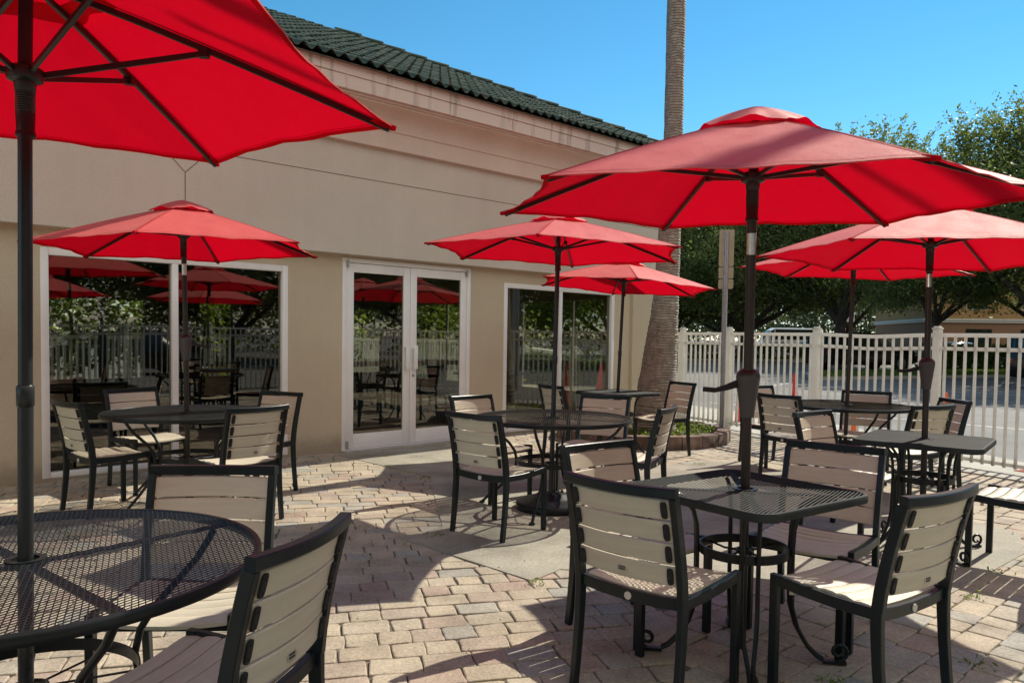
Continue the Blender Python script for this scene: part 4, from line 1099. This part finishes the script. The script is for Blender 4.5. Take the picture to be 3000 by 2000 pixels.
def leaf_mesh(name, centers, normals_bias, size, m, seed=0, aspect=.5, attr=None):
    rs = np.random.RandomState(seed); n = len(centers); C = np.asarray(centers, float)
    u = rs.normal(size=(n, 3)); u[:, 2] *= .7; u /= np.linalg.norm(u, axis=1)[:, None]
    v = rs.normal(size=(n, 3)) + np.asarray(normals_bias); v = np.cross(u, v); v /= np.linalg.norm(v, axis=1)[:, None]
    s = size * rs.uniform(.6, 1.35, size=(n, 1))
    nn = np.cross(u, v)
    V = np.empty((n, 4, 3)); V[:, 0] = C - u * s; V[:, 1] = C + v * s * aspect + nn * s * .15; V[:, 2] = C + u * s; V[:, 3] = C - v * s * aspect + nn * s * .15
    me = bpy.data.meshes.new(name); me.vertices.add(n * 4); me.vertices.foreach_set('co', V.reshape(-1))
    me.loops.add(n * 4); me.loops.foreach_set('vertex_index', np.arange(n * 4, dtype=np.int32))
    me.polygons.add(n); me.polygons.foreach_set('loop_start', np.arange(0, n * 4, 4, dtype=np.int32)); 
    me.materials.append(MATS[m]); me.update(calc_edges=True); me.validate()
    at = me.attributes.new('rnd', 'FLOAT', 'FACE')
    val = rs.uniform(0, 1, n) if attr is None else np.clip(attr + rs.normal(0, .18, n), 0, 1)
    at.data.foreach_set('value', val.astype(np.float32))
    return me
rs = np.random.RandomState(77); n = 260
X = rs.uniform(-3.5, 5.0, n); Y = rs.uniform(2.4, 11, n)
o = bpy.data.objects.new('leaf_litter', leaf_mesh('leaf_litter', np.stack([X, Y, np.full(n, .012)], 1), (0, 0, 0), .011, 'dry_leaf', 3, .4)); COL.objects.link(o)
tag(o, 'tiny dry leaf bits scattered over the patio paving', 'leaf litter', None, 'stuff')
sp_ = [(-2.9, 5.0), (-3.1, 5.3), (2.25, 3.95), (2.5, 4.1), (2.05, 8.3), (1.3, 3.05), (-.8, 7.3), (.15, 4.22), (2.9, 4.55), (-.5, 5.2), (-1.2, 4.9), (.9, 3.9), (2.0, 3.2), (4.1, 6.4)]
cs = np.concatenate([rs.normal(size=(26, 3)) * np.array([.035, .035, .006]) + np.array([x, y, .012]) for x, y in sp_])
o = bpy.data.objects.new('joint_weeds', leaf_mesh('joint_weeds', cs, (0, 0, .3), .013, 'bright_leaf', 9, .3)); COL.objects.link(o)
tag(o, 'small green weeds growing in the paving joints', 'weeds', None, 'stuff')
rs = np.random.RandomState(4); n = 2600
rad = np.sqrt(rs.uniform(.12, 1, n)) * (PRr - .2); an = rs.uniform(0, 2 * PI, n)
cen = np.stack([PC[0] + rad * np.cos(an), PC[1] + rad * np.sin(an), .115 + rs.uniform(0, .07, n)], 1)
cen = cen[(np.hypot(cen[:, 0] - 1.94, cen[:, 1] - 10.4) > .3)]
o = bpy.data.objects.new('ground_cover', leaf_mesh('ground_cover', cen, (0, 0, 2), .022, 'bright_leaf', 5, .6)); COL.objects.link(o)
tag(o, 'low green ground cover leaves inside the palm planter', 'ground cover', None, 'stuff')

sg = thing('sign_post', 'perforated galvanised post carrying a tall sign and two small plates, seen from behind', 'sign', (2.89, 10.52, 0), R(-28))
b = MB()
b.rect([(0, 0, 0), (0, 0, 2.83)], .05, .006, (0, 1, 0), .05); b.rect([(-.028, -.014, 0), (-.028, -.014, 2.83)], .006, .034, (0, 1, 0), .05); b.rect([(.028, -.014, 0), (.028, -.014, 2.83)], .006, .034, (0, 1, 0), .05)
b.build('post', 'zinc', sg)
b = MB()
for k in range(110): b.tube([(0, -.0032, .03 + k * .0254), (0, -.0040, .03 + k * .0254)], .0042, 6)
b.build('post_hole', 'rubber', sg)
def plate(x0, x1, z0, z1, nm):
    b = MB(); r_ = .02; ring = []
    for (px, pz, a0) in ((x1 - r_, z0 + r_, -PI / 2), (x1 - r_, z1 - r_, 0), (x0 + r_, z1 - r_, PI / 2), (x0 + r_, z0 + r_, PI)):
        for k in range(5): a = a0 + k * PI / 8; ring.append((px + r_ * math.cos(a), pz + r_ * math.sin(a)))
    n = len(ring); b.add([(x, .006, z) for x, z in ring] + [(x, .009, z) for x, z in ring], [tuple(range(n)), tuple(range(2 * n - 1, n - 1, -1))] + [(i, (i + 1) % n, (i + 1) % n + n, i + n) for i in range(n)], False)
    b.build(nm, 'sign_back', sg)
plate(-.10, .10, 2.355, 2.85, 'sign_panel'); plate(-.10, .10, 2.19, 2.345, 'small_plate'); plate(-.10, .10, 2.05, 2.18, 'small_plate')

# cones
def cone(name, label, loc, h, r0_, r1_, m, base):
    t = thing(name, label, 'traffic cone', loc, random.uniform(0, 1), 'cones outside the fence')
    b = MB(); b.lathe([(r0_ * 1.15, .03), (r0_, .045), (r1_, h - .02), (r1_ * .8, h), (0, h)], 24); b.build('cone_body', m, t)
    b = MB(); b.bbox(-base, base, -base, base, 0, .03, .01); b.build('cone_base', 'rubber' if base < .15 else m, t)
cone('delineator_cone', 'slim red cone seen through the fence left of the near crank pole', (3.83, 12.9, -.05), .92, .07, .032, 'cone_red', .14)
cone('delineator_cone', 'slim red cone seen through the fence right of the near crank pole', (4.24, 11.5, -.05), .92, .07, .03, 'cone_red', .14)
cone('traffic_cone', 'orange cone tip showing above the shaded chair at the fence', (5.06, 11.5, -.05), .76, .13, .03, 'cone_orange', .17)
cone('traffic_cone', 'orange cone tip showing above the rightmost fence chair', (5.7, 10.1, -.05), .76, .13, .03, 'cone_orange', .17)

cone('traffic_cone', 'orange cone seen through the right window beside the low hedge', (2.25, 19.5, -.05), .74, .13, .03, 'cone_red', .17)
# ------------------------------------------------------------------ trees
def crown_mesh(name, R_, Hc, n_clump, per, leaf, m, seed, flat=.75, sprays=46):
    rs = np.random.RandomState(seed); C = []; A = []; TW = []
    def blob(n_, sc): return np.clip(rs.normal(size=(n_, 3)), -1.7, 1.7) * sc
    k = 0
    while k < n_clump:
        d = rs.normal(size=3); d /= np.linalg.norm(d)
        rr = rs.uniform(.45, 1.0) ** .6
        lump = 1 + .20 * math.sin(3.1 * d[0] + seed) + .16 * math.sin(4.3 * d[1] * 1.7 + seed * 2) + .12 * math.sin(6 * d[2] + seed)
        p = d * rr * lump * np.array([R_, R_, Hc / 2])
        if p[2] < -Hc / 2 * flat * .8: continue
        s = rs.uniform(.35, .8) * R_ / 5
        C.append(blob(per, np.array([s, s, s * .6])) + p); A.append(np.full(per, rs.uniform(.1, .9))); k += 1
        for _ in range(3): TW.append((p * .55, p + blob(1, np.array([s, s, s]))[0] * .8, .022))
    for _ in range(sprays):  # leafy upright shoots on their twigs along the top
        a = rs.uniform(0, 2 * PI); rr = math.sqrt(rs.uniform(0, .8)) * R_
        base = np.array([rr * math.cos(a), rr * math.sin(a), Hc / 2 * math.sqrt(max(0, 1 - (rr / R_) ** 2)) * rs.uniform(.75, .92)])
        for q in range(3):
            dr = np.array([math.cos(a) * .3 + rs.normal() * .25, math.sin(a) * .3 + rs.normal() * .25, 1.0]); L = rs.uniform(.7, 1.7)
            n_ = int(per * .55); u = rs.uniform(0, 1, n_)[:, None]
            C.append(base + dr * u * L + blob(n_, 1) * (.26 - .2 * u)); A.append(np.full(n_, rs.uniform(.3, .8)))
            TW.append((base - dr * .8, base + dr * L * .97, .014))
    C = np.concatenate(C); A = np.concatenate(A)
    me = leaf_mesh(name, C, (0, 0, .6), leaf, m, seed, .48, A)
    # twigs: two crossed slivers each, as a second material of the crown
    bm = bmesh.new(); bm.from_mesh(me); lay = bm.faces.layers.float.get('rnd')
    me.materials.append(MATS['bark'])
    for a, b, w_ in TW:
        a, b = Vector(a), Vector(b); t_ = (b - a).normalized(); n1 = t_.cross(Vector((.3, .5, .8))).normalized(); n2 = t_.cross(n1)
        for n_ in (n1, n2):
            f = bm.faces.new([bm.verts.new(a + n_ * w_), bm.verts.new(a - n_ * w_), bm.verts.new(b - n_ * w_ * .3), bm.verts.new(b + n_ * w_ * .3)]); f.material_index = 1
    bm.to_mesh(me); bm.free()
    return me
CRB = crown_mesh('crown', 5, 7.2, 300, 110, .13, 'bright_leaf', 8)
CR = [crown_mesh('crown', 5, 7.2, 450, 130, .078, 'oak_leaf', s) for s in (1, 2, 3)]
def oak(name, label, loc, h, cr_, cz, tr, var, lean=(0, 0), group='oaks beyond the fence', mlt=1.0):
    t = thing(name, label, 'tree', loc, 0, group); rnd = random.Random(label)
    b = MB(); fork = Vector((lean[0], lean[1], cz * .75)); top = Vector((lean[0] * 2, lean[1] * 2, h * .62))
    tree_tube(b, [(0, 0, -.2), (0, 0, .15), fork * .5, fork], [tr * 1.5, tr * 1.1, tr * .95, tr * .85], 12, .06, rnd)
    for k in range(6):
        a = k * PI / 3 + rnd.uniform(-.4, .4); l = cr_ * rnd.uniform(.5, .8)
        e = Vector((math.cos(a) * l, math.sin(a) * l, (h - cz) * rnd.uniform(.25, .6)))
        m = fork + Vector((e.x * .4, e.y * .4, e.z * .35))
        tree_tube(b, [fork - Vector((0, 0, .15)), m, fork + e], [tr * .55, tr * .35, tr * .12], 8, .08, rnd)
        for q in range(2):
            e2 = m + Vector((rnd.uniform(-1, 1), rnd.uniform(-1, 1), rnd.uniform(.4, 1.2))) * cr_ * .35; tree_tube(b, [m, m.lerp(e2, .5) + Vector((0, 0, .1)), e2], [tr * .25, tr * .16, tr * .05], 6, .08, rnd)
    tree_tube(b, [fork - Vector((0, 0, .1)), fork.lerp(top, .5) + Vector((.2, 0, 0)), top], [tr * .6, tr * .4, tr * .15], 8, .08, rnd)
    b.build('trunk', 'bark', t)
    c = bpy.data.objects.new('crown', CR[var]); COL.objects.link(c); c.parent = t
    hc = h - cz + 1.6; c.location = (lean[0] * 1.5, lean[1] * 1.5, cz - 1.6 + hc / 2); c.scale = (cr_ / 5, cr_ / 5, hc / 8.2); c.rotation_euler = (0, 0, rnd.uniform(0, 6))
    return t
oak('oak_tree', 'dark oak with a thick trunk directly right of the sign post', (15.3, 51, -.05), 10.8, 7, 2.7, .42, 0)
oak('oak_tree', 'oak half hidden by the palm trunk, its bright lower leaves over the fence', (11.9, 57, -.05), 10.5, 6, 2.0, .3, 1)
oak('oak_tree', 'tall oak with a forked trunk rising behind the black car', (18.9, 44.5, -.05), 13.0, 5.6, 3.3, .32, 2)
oak('oak_tree', 'oak with a slim leaning trunk on the grass strip by the right crank pole', (17.6, 33, -.02), 8.4, 3.9, 3.1, .19, 1, (.5, 0))
oak('oak_tree', 'nearest oak at the right picture edge, twiggy top against the sky', (19.9, 29, -.02), 10.5, 5.0, 3.2, .24, 0)
oak('oak_tree', 'oak hanging its leaves in front of the tan building', (27.0, 39, -.02), 11.0, 6.4, 3.0, .26, 2)
oak('oak_tree', 'oak between the black car and the far sign', (24.5, 56, -.02), 11.5, 6, 3.2, .3, 0)
oak('oak_tree', 'oak behind the dark trees left of the forked trunk', (17.5, 64, -.02), 12, 7, 2.6, .3, 1)
for k, (x, y, h, r_) in enumerate([(30, 4, 11, 6.2), (33, 14, 12, 6.5), (30, -7, 11, 6.2), (24, -16, 12, 6.4), (14, -21, 11, 6), (3, -24, 12, 6.5), (36, 22, 12, 6.3), (-8, -22, 12, 6.4)]):
    oak('oak_tree', 'dark oaks across the parking lot, seen only mirrored in the window glass', (x, y, -.05), h, r_, 1.5, .3, k % 3, (0, 0), 'oaks mirrored in the windows')
for x, y, h, r_, v_, lb in ((-1.5, 46, 6.5, 4.2, 2, 'round bushy tree seen through the right window left of its mullion'), (4.2, 44, 6.0, 3.6, 1, 'sunlit tree seen through the right window right of its mullion'), (-6.5, 40, 6, 3.8, 0, 'tree seen through the glass doors beyond the restaurant')):
    t_ = oak('leafy_tree', lb, (x, y, -.05), h, r_, .9, .16, v_, (0, 0), 'trees seen through the restaurant')
    for c_ in t_.children:
        if c_.name.startswith('crown'): c_.data = CRB
# far woods
rs = np.random.RandomState(9); cs = []; at_ = []
for k in range(480):
    x = rs.uniform(-10, 120); y = 95 + rs.uniform(-6, 6) - max(0, x - 60) * .6; h = rs.uniform(2, 6.5)
    c = rs.normal(size=(90, 3)) * np.array([1.6, 1.2, 1.1]) + np.array([x, y, h]); cs.append(c); at_.append(np.full(90, rs.uniform(.2, .9)))
o = bpy.data.objects.new('far_woods', leaf_mesh('far_woods', np.concatenate(cs), (0, 0, .6), .32, 'far_leaf', 3, .5, np.concatenate(at_))); COL.objects.link(o)
tag(o, 'hazy band of far woods along the horizon behind the parking lot', 'woods', None, 'stuff')
rs = np.random.RandomState(19); cs = []; at_ = []
for k in range(520):
    if k < 330: x, y = 48 + rs.uniform(-3, 3), rs.uniform(-45, 42)
    else: x, y = rs.uniform(-30, 48), -42 + rs.uniform(-3, 3)
    c = rs.normal(size=(80, 3)) * np.array([1.3, 1.3, 1.2]) + np.array([x, y, rs.uniform(.5, 8)]); cs.append(c); at_.append(np.full(80, rs.uniform(.1, .8)))
o = bpy.data.objects.new('woods', leaf_mesh('woods', np.concatenate(cs), (0, 0, .6), .26, 'oak_leaf', 13, .5, np.concatenate(at_))); COL.objects.link(o)
tag(o, 'dark woods across the lot, seen mirrored low in the window glass', 'woods', None, 'stuff')
# hedges
def hedge(label, p, q, wd, h, n, seed):
    rs = np.random.RandomState(seed); p, q = np.array(p), np.array(q); d = q - p; L = np.linalg.norm(d); d /= L; nn = np.array([-d[1], d[0]])
    u = rs.uniform(0, L, n); v = rs.uniform(-1, 1, n); z = rs.uniform(0, 1, n)
    e = rs.uniform(0, 1, n) < .75; v = np.where(e & (rs.uniform(0, 1, n) < .6), np.sign(v), v); z = np.where(e & (np.abs(v) < 1), 1, z)
    lum = 1 + .12 * np.sin(u * 2.3) + .08 * np.sin(u * 5.1)
    P = p + d * u[:, None] + nn * (v * wd / 2 * lum)[:, None]
    C = np.stack([P[:, 0], P[:, 1], z * h * lum], 1) + rs.normal(size=(n, 3)) * .05
    o = bpy.data.objects.new('hedge', leaf_mesh('hedge', C, (0, 0, .5), .075, 'hedge_leaf', seed, .55)); COL.objects.link(o)
    tag(o, label, 'hedge', 'clipped hedges')
hedge('clipped dark hedge on the grass strip before the tan building', (19.2, 35.6), (29.5, 41), 1.1, 1.05, 15000, 1)
hedge('low hedge seen through the fence between palm and near crank pole', (10.5, 51), (23, 56), 1.2, .95, 12000, 2)
hedge('low sunlit hedge seen through the right window in front of the white sedan', (.3, 23), (3.4, 23.4), 1.0, .68, 6000, 3)
# grass strips with kerbs
def island(name, poly):
    sheet(name + '_kerb', poly, -.2, .06, 'kerb_concrete')
    c = Vector((sum(x for x, y in poly) / len(poly), sum(y for x, y in poly) / len(poly)))
    inn = [tuple(c + (Vector(p) - c) * .965) for p in poly]
    sheet('grass_strip', inn, 0, .075, 'grass')
    return inn
isl = [island('island', [(10.6, 27.4), (28, 35.4), (32, 40), (24.5, 38.6), (12.0, 31.4)]), island('far_island', [(5, 47.5), (27, 55), (26.5, 59), (4, 53)])]
rs = np.random.RandomState(8); cs = []
for poly in isl:
    xs_ = [p[0] for p in poly]; ys_ = [p[1] for p in poly]; k = 0
    while k < 9000:
        x, y = rs.uniform(min(xs_), max(xs_)), rs.uniform(min(ys_), max(ys_))
        if inside(poly, x, y): cs.append((x, y, .09 + rs.uniform(0, .05))); k += 1
o = bpy.data.objects.new('grass_tufts', leaf_mesh('grass_tufts', cs, (0, 0, .1), .06, 'bright_leaf', 4, .35)); COL.objects.link(o)
tag(o, 'short sunlit grass on the parking islands', 'grass', None, 'stuff')

lp = thing('shadow_caster', 'unseen post outside the picture, added so its twin arms stripe the near umbrella with shadow', 'shadow caster', (9.6, 10.1, -.06))  # unseen caster added only to throw shadow stripes on the near umbrella
b = MB(); b.tube([(0, 0, 0), (0, 0, 9.5)], [.11, .07], 16); b.build('pole', 'zinc', lp)
for ox, oy, rr_ in ((.0, .0, .035), (.26, -.30, .08)):
    b = MB(); b.tube([(ox * .2, oy * .2, 9.3), (ox - .8, oy - .47, 9.36), (ox - 4.6, oy - 2.35, 9.36)], rr_, 12); b.build('arm', 'zinc', lp)
# ------------------------------------------------------------------ vehicles
def car(name, label, cat, loc, rz, st_, m, wheels, wr, plate_=False):
    """st_: stations (x, half width, z bottom, z belt, half width roof, z roof)"""
    t = thing(name, label, cat, loc, rz)
    b = MB(); rows = []
    for (x, hw, zb, zs, hr, zr) in st_:
        half = [(hw * .90, zb), (hw * .99, zb + .14), (hw, (zb + zs) / 2 + .05), (hw * .965, zs), (hr, zr - .05), (hr * .86, zr), (0, zr + .02)]
        rows.append([(x, y, z) for y, z in half] + [(x, -y, z) for y, z in half[-2::-1]])
    b.grid(rows, False); b.add(rows[0], [tuple(range(len(rows[0])))], False); b.add(rows[-1], [tuple(range(len(rows[-1])))[::-1]], False)
    b.build('body', m, t, ang=28)
    # glass: side windows and screens, set just proud of the shell
    cab = [s for s in st_ if s[5] - s[3] > .25]
    for sd in (-1, 1):
        for i in range(len(cab) - 1):
            g = MB(); A, B = cab[i], cab[i + 1]
            def q(s, k, e):
                y0, z0, y1, z1 = s[1] * .965, s[3], s[4], s[5] - .05
                return (s[0] + e, sd * (y0 + (y1 - y0) * k + .006), z0 + (z1 - z0) * k)
            pts = [q(A, .12, .05), q(B, .12, -.05), q(B, .93, -.05), q(A, .93, .05)]
            g.add(pts, [(0, 1, 2, 3) if sd < 0 else (3, 2, 1, 0)], False); g.build('side_window', 'car_glass', t)
    allst = st_
    for i in range(len(allst) - 1):
        A, B = allst[i], allst[i + 1]
        hi, lo = (A, B) if A[5] > B[5] else (B, A)
        if hi[5] - lo[5] > .3:
            e = .03 if lo is A else -.03; e = -e
            g = MB(); yy0, yy1 = lo[1] * .80, hi[4] * .84
            dx, dz = hi[0] - lo[0], hi[5] - lo[5]; nx, nz = (-dz, dx) if dx > 0 else (dz, -dx); l_ = math.hypot(nx, nz); nx, nz = nx / l_ * .014, nz / l_ * .014
            P = lambda k, y: (lo[0] + dx * k + nx, y, lo[5] + .02 + dz * k + nz)
            g.add([P(.08, -yy0), P(.08, yy0), P(.93, yy1), P(.93, -yy1)], [(0, 1, 2, 3) if dx < 0 else (3, 2, 1, 0)], False); g.build('windscreen', 'car_glass', t)
    for wx in wheels:
        hw = [s for s in st_ if abs(s[0] - wx) < 1.2][0][1]
        for sd in (-1, 1):
            y0 = sd * (hw - .20); y1 = sd * (hw + .012)
            g = MB(); yo = sorted((y0, y1))
            def disc(r_, ya, yb_, bb, n=26):
                bb.tube([(wx, ya, wr), (wx, yb_, wr)], r_, n)
            disc(wr, y0, y1, g); wo = g.build('wheel', 'tyre', t)
            g = MB(); disc(wr * .64, y1 - sd * .02, y1 + sd * .006, g)
            rim = g.build('rim', 'alloy', wo)
            g = MB(); g.lathe([(wr * 1.04, -.0), (wr * 1.16, -.0), (wr * 1.16, .006), (wr * 1.04, .006)], 28, (0, 0, 0), True)
            g.v = [(wx + x, sd * (hw + .001) + sd * z, wr + y) for x, y, z in g.v]; g.build('wheel_arch', 'rubber', t)
    x0, x1 = st_[0][0], st_[-1][0]
    for sd in (-1, 1):
        s = st_[0]; g = MB(); g.bbox(x0 - .02, x0 + .14, sd * s[1] * .98 - .10, sd * s[1] * .98 + .015, s[3] - .28, s[3] - .06, .02); g.build('tail_light', 'tail_red', t)
        s = st_[-1]; g = MB(); g.bbox(x1 - .14, x1 + .02, sd * s[1] * .9 - .16, sd * s[1] * .9 + .05, s[3] - .16, s[3] - .02, .02); g.build('headlight', 'head_lamp', t)
    if plate_:
        s = st_[0]; g = MB(); g.bbox(x0 - .02, x0 - .004, -.16, .16, s[3] - .38, s[3] - .22, .004); po = g.build('number_plate', 'plate', t)
        g = MB()
        for k in range(-3, 4):
            if k != 0: g.box(x0 - .022, x0 - .0205, k * .038 - .012, k * .038 + .012, s[3] - .335, s[3] - .265)
        g.build('plate_marking', 'plate_text', po)
    return t
SUV = [(-2.5, .82, .42, 1.02, .70, 1.10), (-2.42, .90, .36, 1.05, .74, 1.62), (-2.25, .94, .34, 1.06, .76, 1.74), (-1.1, .96, .32, 1.06, .78, 1.82), (-.1, .96, .32, 1.06, .78, 1.82), (.55, .96, .32, 1.06, .76, 1.76), (1.25, .95, .32, 1.05, .80, 1.10), (2.2, .92, .34, 1.0, .80, 1.03), (2.5, .82, .40, .88, .7, .90)]
SED = [(-2.35, .76, .36, .86, .66, .90), (-2.25, .84, .30, .92, .70, .96), (-1.65, .88, .26, .93, .70, .97), (-1.0, .89, .25, .93, .60, 1.38), (-.2, .89, .25, .93, .62, 1.45), (.35, .89, .25, .92, .60, 1.42), (1.15, .88, .25, .90, .72, .95), (2.1, .84, .28, .80, .68, .84), (2.35, .74, .34, .68, .6, .70)]
VAN = [(-2.9, .95, .45, 1.3, .90, 2.4), (-2.8, .98, .40, 1.3, .92, 2.5), (1.2, .98, .40, 1.3, .92, 2.5), (1.6, .98, .40, 1.2, .88, 2.3), (2.3, .95, .42, 1.15, .8, 1.25), (2.8, .85, .45, 1.0, .7, 1.05)]
car('parked_car', 'black sport utility vehicle parked side on behind the fence', 'car', (16.55, 36.6, -.06), R(16), SUV, 'car_black', (-1.5, 1.5), .39)
car('parked_car', 'dark car with a number plate at the right picture edge behind the fence', 'car', (18.25, 23.6, -.06), R(-40), SUV, 'car_black', (-1.5, 1.5), .38, True)
car('parked_car', 'silver blue car with only its roof above the right hedge', 'car', (24.6, 42.5, -.06), R(18), SED, 'car_silver', (-1.4, 1.42), .33)
car('parked_car', 'white sedan seen through the right window and out the far side of the restaurant', 'car', (-.35, 33.5, -.06), R(4), SED, 'car_white', (-1.4, 1.42), .33)
car('parked_car', 'dark sedan across the lot, seen only mirrored in the left window', 'car', (13.5, -2.5, -.06), R(30), SED, 'car_black', (-1.4, 1.42), .33)
car('parked_van', 'white van far off behind the low hedge and fence', 'van', (25.5, 72, -.06), R(175), VAN, 'car_white', (-1.9, 1.7), .36)
car('parked_car', 'pale car far off left of the forked trunk', 'car', (26.3, 66, -.06), R(5), SED, 'car_silver', (-1.4, 1.42), .33)

# ------------------------------------------------------------------ far building, far sign
fb = thing('tan_building', 'tan two storey building with a brown ground floor behind the right trees', 'building', (33.2, 62, -.06), R(-10))
b = MB(); b.box(0, 40, 0, 14, 3.32, 8.5); b.build('upper_wall', 'far_tan', fb)
b = MB(); b.box(.05, 40, .05, 14, 0, 3.0); b.build('lower_wall', 'far_brown', fb)
b = MB(); b.box(-.12, 40, -.12, 14, 3.0, 3.16); b.box(-.2, 40, -.2, 14, 3.165, 3.315); b.build('white_band', 'far_white', fb)
b = MB(); b.box(-.6, 40.5, -.6, 14.5, 8.51, 8.8); b.build('roof', 'far_roof', fb)
for x in range(3, 38, 4):
    for z0 in (4.1,):
        b = MB(); b.box(x - .06, x + 1.56, -.05, -.001, z0 - .06, z0 + 1.76); wo = b.build('window', 'far_white', fb)
        b = MB(); b.box(x, x + 1.5, -.07, -.051, z0, z0 + 1.7); b.build('pane', 'car_glass', wo)
    b = MB(); b.box(x, x + 1.9, .02, .049, .9, 2.5); b.build('window', 'car_glass', fb)
fs = thing('roadside_sign', 'far white roadside sign with a yellow square behind the black car', 'sign', (34.6, 80, -.06), R(-15))
b = MB(); b.bbox(-.75, .75, -.15, .15, 2.2, 4.3, .03); b.build('sign_panel', 'sign_white', fs)
b = MB(); b.box(-.70, -.05, -.17, -.151, 3.1, 3.75); b.build('yellow_field', 'sign_yellow', fs)
b = MB(); b.box(-.7, .7, -.17, -.151, 2.28, 2.6); b.build('red_field', 'sign_red', fs)
b = MB(); b.box(-.55, -.4, -.06, .06, 0, 2.2); b.box(.4, .55, -.06, .06, 0, 2.2); b.build('post', 'zinc', fs)

# ------------------------------------------------------------------ things behind the dark glass
def dining(label, S, y, m):
    t = thing('dining_table', label, 'table', tuple(wp(S, .004, -y)), WA, 'tables inside the restaurant')
    b = MB(); b.bbox(-.55, .55, -.38, .38, .71, .745, .006); b.build('tabletop', m, t)
    b = MB(); b.lathe([(.0, 0), (.24, 0), (.24, .02), (.04, .05), (.035, .68), (.12, .708), (0, .709)], 20); b.build('pedestal', 'dark_wood', t)
dining('orange topped dining table behind the glass doors', 5.3, 4.6, 'orange_wood')
dining('pale green dining table behind the right door pane', 6.7, 5.6, 'lime_plastic')
dining('dark dining table behind the right window', 8.6, 1.9, 'dark_wood')
dining('dark dining table behind the left window', 2.9, 1.9, 'dark_wood')
def inner_chair(label, S, y, rz, m):
    t = thing('dining_chair', label, 'chair', tuple(wp(S, .004, -y)), WA + R(rz), 'chairs inside the restaurant')
    b = MB(); b.bbox(-.21, .21, -.2, .22, .43, .465, .01); b.build('seat', m, t)
    b = MB(); b.rect([(0, -.2, .55), (0, -.27, .95)], .40, .025, (0, 1, 0)); b.build('backrest', 'dark_wood', t)
    for sx in (-1, 1):
        b = MB(); b.rect([(sx * .19, .2, 0), (sx * .19, .2, .43)], .03, .03, (0, 1, 0)); b.build('leg', 'dark_wood', t)
        b = MB(); b.rect([(sx * .19, -.22, 0), (sx * .19, -.2, .45), (sx * .19, -.26, .9)], .03, .03, (0, 1, 0)); b.build('leg', 'dark_wood', t)
inner_chair('dark chair with a lime seat behind the left door pane', 5.9, 3.9, 160, 'lime_plastic')
inner_chair('dark chair behind the right door pane', 6.2, 5.0, 20, 'dark_wood')
inner_chair('dark chair behind the right window glass', 8.0, 2.4, -80, 'dark_wood')
inner_chair('dark chair behind the left window glass', 2.2, 2.2, -90, 'dark_wood')
# greenery and rail beyond the room's rear windows
bt = thing('leafy_shrub', 'sunlit shrubs seen through the restaurant and out its rear windows', 'shrub', tuple(wp(4.5, 0, -13.6)), WA)
rs = np.random.RandomState(21); n = 20000
cl = rs.uniform(-1, 1, size=(60, 3)) * np.array([8, .9, .9]) + np.array([0, 0, 1.4])
C = cl[rs.randint(0, 60, n)] + rs.normal(size=(n, 3)) * np.array([.45, .4, .4])
o = bpy.data.objects.new('foliage', leaf_mesh('foliage', C, (0, 0, .6), .13, 'bright_leaf', 6)); COL.objects.link(o); o.parent = bt
b = MB()
for k in range(9): b.tube([(-7 + k * 1.75, 0, 0), (-6.9 + k * 1.75, .1, 1.3)], .04, 8)
b.build('stem', 'bark', bt)
st2 = thing('leafy_shrub', 'glossy green shrub seen through the right door pane', 'shrub', tuple(wp(15.6, 0, -10.5)), WA)
C = np.random.RandomState(31).normal(size=(3500, 3)) * np.array([.55, .9, .55]) + np.array([0, 0, 1.25])
o = bpy.data.objects.new('foliage', leaf_mesh('foliage', C, (0, 0, .6), .075, 'bright_leaf', 16)); COL.objects.link(o); o.parent = st2
b = MB(); b.tube([(0, 0, -.06), (.05, .05, 1.2)], .05, 8); b.build('stem', 'bark', st2)
br = thing('slat_railing', 'cream upright slat railing seen through the glass doors', 'railing', tuple(wp(13.2, 0, -7.7)), WA + PI / 2)
def rail_(br):
    b = MB(); b.box(0, 12, -.03, .03, 1.15, 1.24); b.box(0, 12, -.03, .03, .1, .18); b.build('rail', 'fence_white', br)
    b = MB()
    for k in range(92): b.box(.05 + k * .13, .11 + k * .13, -.012, .012, .181, 1.149)
    b.build('slat', 'fence_white', br)
rail_(br)
br = thing('slat_railing', 'cream upright slat railing seen through the left window and out the rear', 'railing', tuple(wp(-1, 0, -12.4)), WA)
b = MB(); b.box(0, 12, -.03, .03, 1.15, 1.24); b.box(0, 12, -.03, .03, .1, .18); b.build('rail', 'fence_white', br)
b = MB()
for k in range(92): b.box(.05 + k * .13, .11 + k * .13, -.012, .012, .181, 1.149)
b.build('slat', 'fence_white', br)
